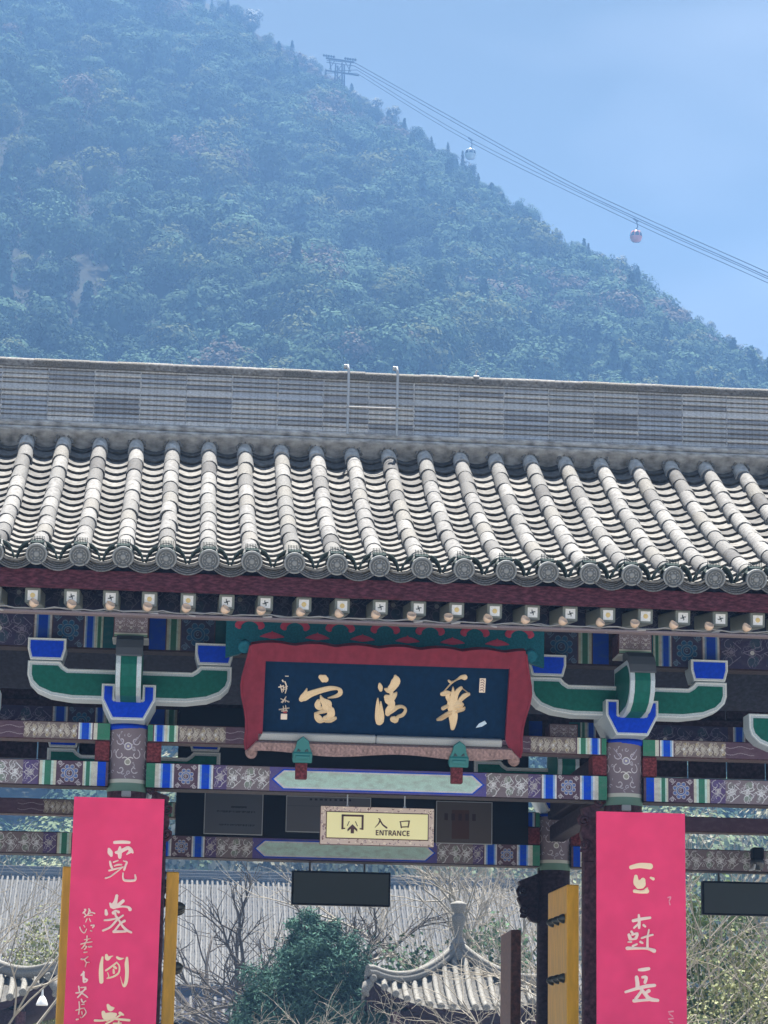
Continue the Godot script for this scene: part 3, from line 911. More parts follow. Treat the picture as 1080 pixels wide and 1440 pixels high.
func eave(gate: Node3D) -> void:
	obj("fascia_board", boxed(Vector3(0.2, 5.268, 1.375), Vector3(12.1, 0.145, 0.03), 0.004), M["fascia_red"], gate)
	obj("eave_soffit", boxed(Vector3(0.2, 5.42, 0.73), Vector3(12.0, 0.02, 1.0), 0.0, Basis(Vector3.RIGHT, 0.24)), M["deck_navy"], gate)
	var tilt := Basis(Vector3.RIGHT, 0.13)
	var bar := boxed(Vector3(0, 0, -0.55), Vector3(0.116, 0.116, 1.1), 0.006).mesh()
	var plate := boxed(Vector3(0, 0, 0.003), Vector3(0.076, 0.076, 0.006), 0.001).mesh()
	var bead := Mb.new()
	bead.lathe([Vector2(0.019, 0.0), Vector2(0.018, 0.003), Vector2(0.001, 0.004)], 14, Transform3D(Basis(Vector3.RIGHT, Vector3.BACK, Vector3.DOWN), Vector3(0, 0, 0.006)))
	var ring := Mb.new()
	for j in 4:
		ring.bev(Vector3(0.013 * cos(TAU * j / 4 + 0.4), 0.013 * sin(TAU * j / 4 + 0.4), 0.0075), Vector3(0.019, 0.007, 0.003), 0.001, Basis(Vector3.BACK, TAU * j / 4))
	ring.lathe([Vector2(0.008, 0.0), Vector2(0.007, 0.003), Vector2(0.001, 0.003)], 10, Transform3D(Basis(Vector3.RIGHT, Vector3.BACK, Vector3.DOWN), Vector3(0, 0, 0.006)))
	var bead_mesh := bead.mesh()
	var ring_mesh := ring.mesh()
	for i in range(-10, 29):
		var r := put("rafter", bar, M["rafter_green"], gate, Transform3D(tilt, Vector3(-2.742 + 0.2926 * i, 5.146, 1.318)))
		put("rafter_end", plate, M["white_paint"], r)
		var gold := i in [0, 3, 4, 7, 8, 11, 12, 15, 16, 19]
		put("end_flower", bead_mesh if gold else ring_mesh, M["dot_gold"] if gold else M["dot_dark"], r)
	# the board behind the rafters, with faded scrolls, and the long rail in front of it
	obj("eave_board", boxed(Vector3(0.2, 5.30, 0.62), Vector3(12.0, 0.29, 0.03)), M["deck_navy"], gate)
	for k in 5:
		obj("eave_scroll_panel", face(-5.4 + 2.25 * k, -3.154 + 2.25 * k, 5.165, 5.435, 0.638), M["dusk_strip"], gate)
	obj("cable_rail", boxed(Vector3(0.2, 5.018, 1.32), Vector3(12.0, 0.020, 0.09), 0.004), M["rail_wood"], gate)

func head_patch(r: float, y0: float, y1: float) -> Mb:          # painted cloth round the top of a column
	var m := Mb.new()
	for k in 20:
		var a0 := lerpf(-0.25 * PI, 1.25 * PI, k / 20.0)
		var a1 := lerpf(-0.25 * PI, 1.25 * PI, (k + 1) / 20.0)
		var at := m.v.size()
		var p := Vector3(-cos(a0) * r, 0, sin(a0) * r)
		var q := Vector3(-cos(a1) * r, 0, sin(a1) * r)
		m.quad(p + Vector3(0, y0, 0), q + Vector3(0, y0, 0), q + Vector3(0, y1, 0), p + Vector3(0, y1, 0))
		for i in range(at, at + 6):
			var u := k / 20.0 if m.v[i].distance_squared_to(Vector3(p.x, m.v[i].y, p.z)) < 1e-7 else (k + 1) / 20.0
			m.t[i] = Vector2(u, 1.0 if absf(m.v[i].y - y0) < 1e-5 else 0.0)
			m.n[i] = Vector3(m.v[i].x, 0, m.v[i].z).normalized()
	return m

func inset(poly: PackedVector2Array, d: float) -> PackedVector2Array:
	var p := poly.duplicate()
	if Geometry2D.is_polygon_clockwise(p): p.reverse()
	return Geometry2D.offset_polygon(p, -d)[0]

func bordered(called: String, poly: PackedVector2Array, z0: float, z1: float, border: float, rim: Material, body: Material, parent: Node, at: Transform3D) -> void:
	var m := Mb.new()
	m.prism(poly, z0, z1)
	var o := obj(called, m, rim, parent, at)
	var p := Mb.new()
	p.prism(inset(poly, border), z1 - 0.01, z1 + 0.005)
	obj("painted_field", p, body, o)
	var l := Mb.new()                                            # the thin raised line along the border
	var outer := inset(poly, border * 0.28)
	for i in outer.size():
		var a := outer[i]
		var b := outer[(i + 1) % outer.size()]
		l.tube([Vector3(a.x, a.y, z1), Vector3(b.x, b.y, z1)], [0.004, 0.004], 5)
	obj("border_line", l, M["white_paint"], o)

func bracket(gate: Node3D, x: float, drop: float, z: float, nose := true) -> void:
	var at := at3(x, -drop, z)
	var half := [Vector2(-0.81, 4.835), Vector2(-0.555, 4.835), Vector2(-0.525, 4.80), Vector2(-0.49, 4.778), Vector2(0.49, 4.778), Vector2(0.525, 4.80), Vector2(0.555, 4.835), Vector2(0.81, 4.835)]
	var low := [Vector2(0.81, 4.72), Vector2(0.79, 4.66), Vector2(0.73, 4.60), Vector2(0.62, 4.555), Vector2(0.45, 4.532), Vector2(-0.45, 4.532), Vector2(-0.62, 4.555), Vector2(-0.73, 4.60), Vector2(-0.79, 4.66), Vector2(-0.81, 4.72)]
	bordered("bracket_arm", PackedVector2Array(half + low), 0.0, 0.20, 0.035, M["bracket_white"], M["bracket_green"], gate, at)
	if not nose: return
	for s in [-0.665, 0.665]:
		bordered("bracket_block", PackedVector2Array([Vector2(s - 0.152, 5.018), Vector2(s - 0.152, 4.93), Vector2(s - 0.128, 4.842), Vector2(s + 0.128, 4.842), Vector2(s + 0.152, 4.93), Vector2(s + 0.152, 5.018)]), -0.02, 0.215, 0.021, M["bracket_white"], M["bracket_blue"], gate, at)
	bordered("capital_block", PackedVector2Array([Vector2(-0.213, 4.645), Vector2(-0.108, 4.645), Vector2(-0.108, 4.525), Vector2(0.108, 4.525), Vector2(0.108, 4.645), Vector2(0.213, 4.645), Vector2(0.213, 4.52), Vector2(0.13, 4.36), Vector2(-0.13, 4.36), Vector2(-0.213, 4.52)]), -0.22, 0.35, 0.021, M["bracket_white"], M["bracket_blue"], gate, at)
	var ring := Mb.new()
	ring.lathe([Vector2(0.145, 4.31), Vector2(0.165, 4.325), Vector2(0.165, 4.362), Vector2(0.01, 4.362)], 24, Transform3D())
	obj("capital_ring", ring, M["bracket_blue"], gate, at)
	var side := PackedVector2Array([Vector2(0.1, 4.50), Vector2(0.42, 4.50), Vector2(0.60, 4.515), Vector2(0.72, 4.565), Vector2(0.79, 4.64), Vector2(0.815, 4.73), Vector2(0.80, 4.80), Vector2(0.74, 4.87), Vector2(0.66, 4.915), Vector2(0.1, 4.93)])
	var turn := Basis(Vector3(0, 0, 1), Vector3(0, 1, 0), Vector3(-1, 0, 0))
	var core := Mb.new()
	core.prism(side, -0.062, 0.062, Transform3D(turn, Vector3.ZERO))
	var n := obj("beam_nose", core, M["bracket_green"], gate, at)
	for s in [-1, 1]:
		var edge := Mb.new()
		edge.prism(side, 0.063 if s > 0 else -0.098, 0.098 if s > 0 else -0.063, Transform3D(turn, Vector3.ZERO))
		obj("nose_edge", edge, M["bracket_white"], n)
		var cheek := Mb.new()
		cheek.prism(inset(side, 0.04), 0.099 if s > 0 else -0.102, 0.102 if s > 0 else -0.099, Transform3D(turn, Vector3.ZERO))
		obj("nose_cheek", cheek, M["bracket_green"], n)
	var cap := Mb.new()
	cap.prism(PackedVector2Array([Vector2(0.5, 4.93), Vector2(0.66, 4.925), Vector2(0.75, 4.88), Vector2(0.81, 4.815), Vector2(0.825, 4.79), Vector2(0.835, 4.80), Vector2(0.815, 4.86), Vector2(0.76, 4.93), Vector2(0.66, 4.98), Vector2(0.5, 4.985)]), -0.104, 0.104, Transform3D(turn, Vector3.ZERO))
	obj("nose_cap", cap, M["dark_cap"], n)
	var blk := obj("nose_block", boxed(Vector3(0, 5.08, 0.36), Vector3(0.275, 0.175, 0.26), 0.006), M["plum"], gate, at)
	obj("block_painting", face(-0.13, 0.13, 5.0, 5.16, 0.493), M["head_paint"], blk)
	obj("block_edge", boxed(Vector3(0, 4.985, 0.375), Vector3(0.285, 0.016, 0.26), 0.004), M["plaque_lip"], blk)

func frame_row(gate: Node3D, z: float, rear: bool) -> void:
	var dy := -0.22 if rear else 0.0
	for x in [-4.6, -2.0, 2.0, 4.6]:
		var sh := Mb.new()
		sh.tube([Vector3(0, 0.0, 0), Vector3(0, 2.0, 0), Vector3(0, 4.34 + dy, 0)], [0.165, 0.162, 0.152], 28)
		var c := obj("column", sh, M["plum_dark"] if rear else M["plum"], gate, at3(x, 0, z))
		obj("column_head", head_patch(0.160, 3.825 + dy, 4.33 + dy), M["head_paint"], c)
		var base := Mb.new()
		base.lathe([Vector2(0.30, 0.0), Vector2(0.30, 0.06), Vector2(0.25, 0.12), Vector2(0.20, 0.14), Vector2(0.01, 0.14)], 24, Transform3D())
		obj("column_base", base, M["neck_plaster"], c)
		if not rear: obj("head_tab", boxed(Vector3(0, 3.80, 0.16), Vector3(0.075, 0.05, 0.02), 0.006), M["plaque_lip"], c)
		for s in [-1, 1]:
			obj("stub_block", boxed(Vector3(x + s * 0.205, 4.143 + dy, z), Vector3(0.115, 0.158, 0.2), 0.004), M["stub_red"], gate)
	var spans := [[-4.45, -2.15, "side"], [-1.85, 1.85, "middle"], [2.15, 4.45, "side_far"]]
	for s in spans:
		var a: float = s[0]
		var b: float = s[1]
		var ub := obj("upper_beam", boxed(Vector3((a + b) * 0.5, 4.2975 + dy, z), Vector3(b - a, 0.145, 0.2), 0.008), M["plum"], gate)
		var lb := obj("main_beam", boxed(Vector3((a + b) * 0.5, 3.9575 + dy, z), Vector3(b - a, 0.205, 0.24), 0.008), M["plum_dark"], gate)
		obj("beam_painting", face(a, b, 4.232 + dy, 4.363 + dy, z + 0.103), M["upper_" + s[2]], ub)
		obj("beam_painting", face(a, b, 3.862 + dy, 4.053 + dy, z + 0.123), M["main_" + s[2]], lb)
	obj("purlin_beam", boxed(Vector3(0.1, 5.135 + dy, z), Vector3(11.2, 0.35, 0.2), 0.008), M["plum_dark"], gate)
	var pz := z + 0.104
	for s in [[-5.2, -2.13, "left"], [-1.87, 1.87, "middle"], [2.13, 5.2, "right"]]:
		obj("purlin_painting", face(s[0], s[1], 4.972 + dy, 5.242 + dy, pz), M["purlin_" + s[2]], gate)
	for x in [-2.01, 2.015]: bracket(gate, x, -dy, z)
	if rear: return
	for x in [-3.83, 3.79]: bracket(gate, x, 0.262, z + 0.1, false)

func leaf_door(gate: Node3D, at: Transform3D, m: Material, top: float, studs: int) -> void:
	var d := obj("door", boxed(Vector3(0, 0.15 + (top - 0.15) * 0.5, -0.475), Vector3(0.10, top - 0.15, 0.95), 0.008), m, gate, at)
	if studs == 0: return
	var knob := Mb.new()
	knob.lathe([Vector2(0.040, 0.0), Vector2(0.039, 0.015), Vector2(0.031, 0.036), Vector2(0.016, 0.054), Vector2(0.002, 0.06)], 14, Transform3D())
	var km := knob.mesh()
	for s in [studs]:
		var y := top - 0.27
		while y > 0.4:
			for j in 3:
				put("door_stud", km, M["stud_dark"], d, Transform3D(Basis(Vector3.BACK, -s * PI / 2), Vector3(s * 0.051, y, -0.12 - 0.27 * j)))
			y -= 0.48

func carved_curls(called: String, pts: Array, r: float, z0: float, z1: float, material: Material, gate: Node3D) -> void:
	var m := Mb.new()
	m.prism(PackedVector2Array(pts), z0, z1)
	for i in range(0, pts.size(), 2):
		var p: Vector2 = pts[i]
		var q := []
		var rr := []
		for k in 12:
			var a := 0.9 * k + i
			q.append(Vector3(p.x + cos(a) * r * (1.4 - 0.1 * k), p.y + sin(a) * r * (1.4 - 0.1 * k), z1 + 0.004 * k))
			rr.append(r * (0.5 - 0.02 * k))
		m.tube(q, rr, 6)
	obj(called, m, material, gate)

func build_gate() -> void:
	var gate := thing("palace_gate", "grey tiled palace gate with painted beams, green brackets and plum columns", "gate")
	ridge(gate)
	roof(gate)
	eave(gate)
	frame_row(gate, 0.0, false)
	frame_row(gate, -3.6, true)
	for x in [-4.6, -2.0, 2.0, 4.6]:
		obj("cross_beam", boxed(Vector3(x, 4.21, -1.8), Vector3(0.18, 0.28, 3.2), 0.01), M["plum_dark"], gate)
		obj("cross_tie", boxed(Vector3(x, 3.94, -1.8), Vector3(0.14, 0.15, 3.2), 0.01), M["plum_dark"], gate)
	for z in [-0.9, -1.87, -2.84]:
		var p := Mb.new()
		p.tube([Vector3(-5.8, 0, 0), Vector3(6.2, 0, 0)], [0.11, 0.11], 12)
		obj("purlin", p, M["plum_dark"], gate, at3(0, roof_y(z if z > -1.88 else -3.74 - z) - 0.27, z))
	# closing boards between the rear beams and brackets
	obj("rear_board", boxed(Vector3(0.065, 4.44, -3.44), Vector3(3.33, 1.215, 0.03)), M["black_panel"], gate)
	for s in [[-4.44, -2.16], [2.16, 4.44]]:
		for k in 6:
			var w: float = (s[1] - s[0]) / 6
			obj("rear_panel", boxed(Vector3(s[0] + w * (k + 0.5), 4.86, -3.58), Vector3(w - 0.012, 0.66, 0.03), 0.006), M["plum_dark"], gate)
	# door jambs with carved heads, and the open door leaves
	for s in [-1, 1]:
		obj("door_jamb", boxed(Vector3(s * 1.735, 1.69, 0.0), Vector3(0.13, 3.38, 0.11), 0.01), M["plum"], gate)
		carved_curls("jamb_carving", [Vector2(s * 1.80, 3.85), Vector2(s * 1.66, 3.80), Vector2(s * 1.672, 3.70), Vector2(s * 1.65, 3.60), Vector2(s * 1.675, 3.50), Vector2(s * 1.67, 3.38), Vector2(s * 1.80, 3.38)], 0.034, -0.05, 0.05, M["plum"], gate)
	carved_curls("rear_carving", [Vector2(1.90, 3.60), Vector2(1.66, 3.50), Vector2(1.70, 3.40), Vector2(1.65, 3.34), Vector2(1.71, 3.22), Vector2(1.78, 3.13), Vector2(1.90, 3.10)], 0.04, -3.66, -3.56, M["plum_dark"], gate)
	carved_curls("rear_carving", [Vector2(-1.90, 3.60), Vector2(-1.66, 3.50), Vector2(-1.70, 3.40), Vector2(-1.65, 3.34), Vector2(-1.71, 3.22), Vector2(-1.78, 3.13), Vector2(-1.90, 3.10)], 0.04, -3.66, -3.56, M["plum_dark"], gate)
	leaf_door(gate, Transform3D(Basis(Vector3.UP, 0.01), Vector3(1.662, 0, -0.42)), M["door_yellow"], 3.225, -1)
	leaf_door(gate, at3(-1.608, 0, -0.42), M["door_yellow"], 3.247, 1)
	leaf_door(gate, at3(-2.445, 0, -0.42), M["door_yellow"], 3.268, 1)
	leaf_door(gate, Transform3D(Basis(Vector3.UP, -0.03), Vector3(1.715, 0, -4.1)), M["jamb_brown"], 3.08, 0)
	obj("threshold", boxed(Vector3(0, 0.075, -1.8), Vector3(9.4, 0.15, 5.2), 0.02), M["passage_brick"], gate)
	# carved board of clouds over the plaque
	var board := Mb.new()
	var edge := PackedVector2Array([Vector2(-1.26, 5.195), Vector2(1.285, 5.195)])
	for i in 25:
		var f := i / 24.0
		edge.append(Vector2(1.285 - 2.545 * f, 4.93 + 0.035 * absf(sin(f * PI * 7.0)) - (0.06 if i < 2 or i > 22 else 0.0)))
	board.prism(edge, 0.40, 0.45)
	var cb := obj("cloud_board", board, M["teal"], gate)
	var pair := Mb.new()
	for s in [-1, 1]:
		pair.brush([s * 4, 62, 7, s * 45, 58, 17, s * 78, 38, 24, s * 92, 12, 26, s * 84, -4, 18], 0.012)
	var pm := pair.mesh()
	var lens := Mb.new()
	lens.brush([-100, -4, 5, -62, 4, 20, 0, 10, 36, 62, 4, 20, 100, -4, 5], 0.012)
	lens.brush([0, 10, 26, 0, 52, 6], 0.011)
	var lm := lens.mesh()
	for i in 7:
		put("cloud_curl", pm, M["cloud_red"], cb, at3(-0.985 + 0.36 * (i - 0.0) - 0.09, 5.118, 0.451) * Transform3D(Basis().scaled(Vector3(1, 0.85, 1)), Vector3.ZERO))
		if i < 6: put("cloud_lozenge", lm, M["cloud_red"], cb, at3(-0.895 + 0.36 * i, 5.048, 0.451) * Transform3D(Basis().scaled(Vector3(0.92, 0.72, 1)), Vector3.ZERO))

# ---------------------------------------------------------------- paintings used on the timber
func paintings() -> void:
	var mid := [["stub", 0.0, 0.07], ["white", 0.07, 0.10], ["blue", 0.10, 0.22], ["medal", 0.23, 0.40], ["blue", 0.41, 0.53], ["violet", 0.54, 0.64], ["scroll", 0.64, 0.98]]
	painted("main_middle", beam_texture(3.7, 0.19, [["cart", 0.97, 2.73]] + mid, true, 3))
	var side := [["scroll", 1.5, 2.3], ["plainblue", 0.02, 0.085], ["white", 0.085, 0.12], ["green", 0.12, 0.20], ["medal", 0.21, 0.40], ["green", 0.41, 0.54], ["violet", 0.55, 0.67], ["scroll", 0.67, 1.50]]
	var turned := []
	for s in side: turned.append([s[0], 2.3 - s[2], 2.3 - s[1]])
	painted("main_side_far", beam_texture(2.3, 0.19, side, false, 4))
	painted("main_side", beam_texture(2.3, 0.19, turned, false, 5))
	painted("upper_middle", beam_texture(3.7, 0.13, [["plum", 0.9, 2.8], ["stub", 0.0, 0.04], ["blue", 0.05, 0.14], ["green", 0.14, 0.24], ["gold", 0.25, 0.62], ["swirl", 0.62, 0.84]], true, 6))
	var up := [["stub", 0.0, 0.10], ["white", 0.10, 0.13], ["blue", 0.14, 0.25], ["gold", 0.26, 0.68], ["swirl", 0.68, 0.92]]
	turned = []
	for s in up: turned.append([s[0], 2.3 - s[2], 2.3 - s[1]])
	painted("upper_side_far", beam_texture(2.3, 0.13, up, false, 7))
	painted("upper_side", beam_texture(2.3, 0.13, turned, false, 8))
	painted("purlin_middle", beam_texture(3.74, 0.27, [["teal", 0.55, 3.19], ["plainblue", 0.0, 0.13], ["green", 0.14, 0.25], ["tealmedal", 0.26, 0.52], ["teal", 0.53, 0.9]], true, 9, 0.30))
	var pl := [["teal", 0.0, 0.11], ["green", 0.11, 0.17], ["blue", 0.17, 0.26], ["tealmedal", 0.27, 0.51], ["blue", 0.52, 0.66], ["dusk", 0.67, 1.55], ["blue", 1.6, 1.72], ["tealmedal", 1.75, 2.0], ["dusk", 2.0, 3.07]]
	turned = []
	for s in pl: turned.append([s[0], 3.07 - s[2], 3.07 - s[1]])
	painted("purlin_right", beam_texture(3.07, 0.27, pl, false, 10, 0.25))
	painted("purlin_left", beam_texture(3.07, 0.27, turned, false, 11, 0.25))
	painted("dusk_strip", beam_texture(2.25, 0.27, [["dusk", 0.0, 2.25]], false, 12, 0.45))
	# lotus and scrolls on the column heads
	var im := Image.create_empty(300, 202, false, Image.FORMAT_RGB8)
	im.fill(Color(0.47, 0.43, 0.46))
	rng.seed = 12
	for cx in [50, 150, 250]:
		var c := Vector2(cx, 80)
		for s in [-1, 1]:
			curl(im, c + Vector2(s * 24, -38), 15, 5, 0 if s > 0 else PI, (4.6 if s > 0 else PI - 4.6), 1.3, Color(0.74, 0.72, 0.76))
			curl(im, c + Vector2(s * 26, 6), 17, 6, -1.2 if s > 0 else PI + 1.2, (3.6 if s > 0 else PI - 3.6), 1.4, Color(0.76, 0.74, 0.76))
			curl(im, c + Vector2(s * 22, 54), 13, 4, 0.6 if s > 0 else PI - 0.6, (5.6 if s > 0 else PI - 5.6), 1.3, Color(0.72, 0.70, 0.72))
			curl(im, c + Vector2(s * 10, 26), 13, 10, 1.9 if s > 0 else PI - 1.9, (5.4 if s > 0 else PI - 5.4), 1.5, Color(0.80, 0.79, 0.78))
			line(im, c + Vector2(s * 40, -60), c + Vector2(s * 8, -18), 1.2, Color(0.66, 0.65, 0.72))
		disc(im, c.x, c.y - 20, 11, Color(0.52, 0.50, 0.60)); curl(im, c + Vector2(0, -20), 11, 11, 0, TAU, 1.3, Color(0.80, 0.80, 0.80))
		disc(im, c.x, c.y - 20, 4, Color(0.80, 0.79, 0.70))
		disc(im, c.x, c.y + 30, 9, Color(0.58, 0.58, 0.54)); curl(im, c + Vector2(0, 30), 9, 9, 0, TAU, 1.3, Color(0.82, 0.82, 0.80))
	for i in 60:
		var q := Vector2(rng.randf() * 300, 8 + rng.randf() * 148)
		curl(im, q, 7, 2, rng.randf() * TAU, rng.randf() * 9, 1.0, Color(0.66, 0.65, 0.68))
	im.fill_rect(Rect2i(0, 164, 300, 12), Color(0.72, 0.73, 0.69))
	im.fill_rect(Rect2i(0, 176, 300, 26), Color(0.40, 0.52, 0.46))
	painted("head_paint", ImageTexture.create_from_image(im))

# ---------------------------------------------------------------- things on the gate
func lettering(called: String, key: String, h: float, material: Material, parent: Node, at := Transform3D()) -> void:
	var m := Mb.new()
	var k := 0
	for st in STROKES[key]:
		m.brush(st, h + 0.0011 * k)
		k += 1
	obj(called, m, material, parent, at)

func build_plaque() -> void:
	var up := Vector3(0, 0.80, 0.35).normalized()
	var t := thing("name_plaque", "dark navy name plaque with three gilded characters in a wavy red frame", "plaque", Transform3D(Basis(Vector3.RIGHT, up, Vector3.RIGHT.cross(up)), Vector3(0, 4.13, 0.5)))
	var left := [Vector2(-1.075, 0.855), Vector2(-1.085, 0.80), Vector2(-1.105, 0.70), Vector2(-1.128, 0.60), Vector2(-1.134, 0.53), Vector2(-1.125, 0.45), Vector2(-1.10, 0.35), Vector2(-1.085, 0.26), Vector2(-1.082, 0.16), Vector2(-1.088, 0.08), Vector2(-1.078, 0.02)]
	var inner := [Vector2(-0.955, 0.735), Vector2(-0.955, 0.158), Vector2(-1.0, 0.06)]
	# the red frame: two wavy cheeks, a top with a scalloped edge, a worn sill below
	for s in [-1, 1]:
		var p := PackedVector2Array()
		for q in left: p.append(Vector2(q.x * -s, q.y))
		for q in [Vector2(-1.0, 0.06), Vector2(-0.955, 0.158), Vector2(-0.955, 0.735)]: p.append(Vector2(q.x * -s, q.y))
		var m := Mb.new()
		m.prism(p, -0.03, 0.055)
		var ed := []
		var er := []
		for q in left:
			ed.append(Vector3(q.x * -s, q.y, 0.05)); er.append(0.012)
		m.tube(ed, er, 6)
		obj("frame_cheek", m, M["plaque_red"], t)
		var roll := Mb.new()
		roll.lathe([Vector2(0.002, -0.04), Vector2(0.044, -0.035), Vector2(0.048, 0.0), Vector2(0.044, 0.035), Vector2(0.026, 0.037), Vector2(0.022, 0.03), Vector2(0.002, 0.03)], 18, Transform3D(Basis(Vector3.RIGHT, Vector3.BACK, Vector3.DOWN), Vector3(s * 1.035, -0.01, 0.02)))
		obj("corner_roll", roll, M["sill_worn"], t)
		roll = Mb.new()
		roll.lathe([Vector2(0.002, -0.04), Vector2(0.05, -0.035), Vector2(0.055, 0.0), Vector2(0.05, 0.03), Vector2(0.03, 0.034), Vector2(0.002, 0.028)], 18, Transform3D(Basis(Vector3.RIGHT, Vector3.BACK, Vector3.DOWN), Vector3(s * 1.12, 0.83, -0.02)))
		obj("corner_roll", roll, M["teal"], t)
	var top := PackedVector2Array([Vector2(-1.075, 0.855)])
	for i in 57:
		var f := i / 56.0
		top.append(Vector2(-1.07 + 2.14 * f, 0.862 + 0.022 * absf(sin(f * PI * 6.5))))
	top.append_array(PackedVector2Array([Vector2(1.075, 0.855), Vector2(0.955, 0.735), Vector2(-0.955, 0.735)]))
	var tm := Mb.new()
	tm.prism(top, -0.03, 0.056)
	obj("frame_top", tm, M["plaque_red"], t)
	var sill := Mb.new()
	var low := PackedVector2Array([Vector2(-1.0, 0.094), Vector2(-1.06, 0.028)])
	for i in 41:
		var f := i / 40.0
		low.append(Vector2(-1.05 + 2.10 * f, 0.012 + 0.016 * sin(f * PI * 4.0 + 0.8)))
	low.append_array(PackedVector2Array([Vector2(1.06, 0.028), Vector2(1.0, 0.094)]))
	sill.prism(low, -0.03, 0.10)
	obj("frame_sill", sill, M["sill_worn"], t)
	obj("sill_lip", boxed(Vector3(-0.53, 0.128, 0.03), Vector3(0.93, 0.062, 0.05), 0.008), M["plaque_lip"], t)
	obj("sill_lip", boxed(Vector3(0.435, 0.126, 0.03), Vector3(0.994, 0.060, 0.05), 0.008), M["plaque_lip"], t)
	obj("board", boxed(Vector3(0, 0.445, -0.02), Vector3(1.93, 0.60, 0.04)), M["plaque_navy"], t)
	for k in ["palace", "clear", "splendid"]: lettering("gilded_character", k, 0.018, M["gilt"], t, at3(0, 0, 0.001))
	lettering("signature", "signature", 0.004, M["gilt_pale"], t, at3(0, 0, 0.001))
	obj("seal", boxed(Vector3(-0.791, 0.281, 0.004), Vector3(0.05, 0.046, 0.008), 0.002), M["gilt_pale"], t)
	obj("seal", boxed(Vector3(-0.784, 0.317, 0.003), Vector3(0.03, 0.016, 0.006), 0.001), M["seal_red"], t)
	var s2 := obj("seal", boxed(Vector3(0.7535, 0.583, 0.004), Vector3(0.048, 0.115, 0.008), 0.002), M["gilt_pale"], t)
	var mk := Mb.new()
	for i in 5:
		mk.brush([738, 625 - 20 * i, 3, 756, 630 - 20 * i, 3, 766, 616 - 20 * i, 3], 0.003 + 0.0004 * i)
	obj("seal_mark", mk, M["sill_worn"], s2, at3(0, 0, 0.008))
	var scrap := Mb.new()
	scrap.prism(PackedVector2Array([Vector2(0.722, 0.238), Vector2(0.745, 0.273), Vector2(0.789, 0.297), Vector2(0.807, 0.275), Vector2(0.770, 0.250)]), 0.0, 0.004)
	obj("torn_paper", scrap, M["paper_scrap"], t)
	for x in [-0.638, 0.589]:
		var c := Mb.new()
		c.prism(PackedVector2Array([Vector2(-0.075, 0.02), Vector2(-0.055, 0.07), Vector2(-0.045, 0.12), Vector2(0, 0.155), Vector2(0.045, 0.12), Vector2(0.055, 0.07), Vector2(0.075, 0.02)]), 0.10, 0.125)
		c.bev(Vector3(0, -0.01, 0.09), Vector3(0.152, 0.085, 0.10), 0.008)
		c.bev(Vector3(0, -0.005, 0.145), Vector3(0.11, 0.03, 0.012), 0.004)
		var k := obj("support_clip", c, M["clip_teal"], t, at3(x, 0, 0))
		for sx in [-1, 1]:
			var e := Mb.new()
			e.tube([Vector3(sx * 0.02, 0.04, 0.126), Vector3(sx * 0.035, 0.055, 0.13), Vector3(sx * 0.04, 0.038, 0.128)], [0.006, 0.007, 0.004], 5)
			obj("clip_curl", e, M["dark_cap"], k)
		obj("support_post", boxed(Vector3(x, -0.13, 0.02), Vector3(0.092, 0.17, 0.07), 0.006, Basis(Vector3.RIGHT, -0.41)), M["stub_red"], t)

func build_banner(x: float, label: String, keys: Array, w: float) -> void:
	var t := thing("hanging_banner", label, "banner", at3(x, 0, 0.40), "pink banners on the front columns")
	var m := Mb.new()                                             # stretched cloth, very slightly uneven
	var rows := []
	for i in 25:
		var row := PackedVector3Array()
		for j in 9:
			var f := j / 8.0
			row.append(Vector3((f - 0.5) * w, 0.55 + (3.738 - 0.55) * i / 24.0, 0.017 + 0.002 * sin(i * 0.9 + j * 0.4) * sin(j * 0.785 * 0.5)))
		rows.append(row)
	m.surf(rows)
	m.bev(Vector3(0, 2.144, -0.005), Vector3(w, 3.19, 0.03), 0.004)
	obj("panel", m, M["banner_pink"], t)
	for k in keys:
		var small: bool = k in ["date", "place", "faint_mark"]
		lettering("small_writing" if small else "character", k, 0.003, M["banner_faint"] if k == "faint_mark" else M["banner_ink"] if small or x > 0 and k != "jade" else M["banner_ink_gold"] if k in ["heard", "jade", "dance"] else M["banner_ink"], t, at3((-2.04 if x < 0 else 2.07) - x, 0, 0.019))
	obj("hanging_batten", boxed(Vector3(0, 3.70, -0.06), Vector3(w * 0.9, 0.04, 0.08), 0.006), M["steel_dark"], t)

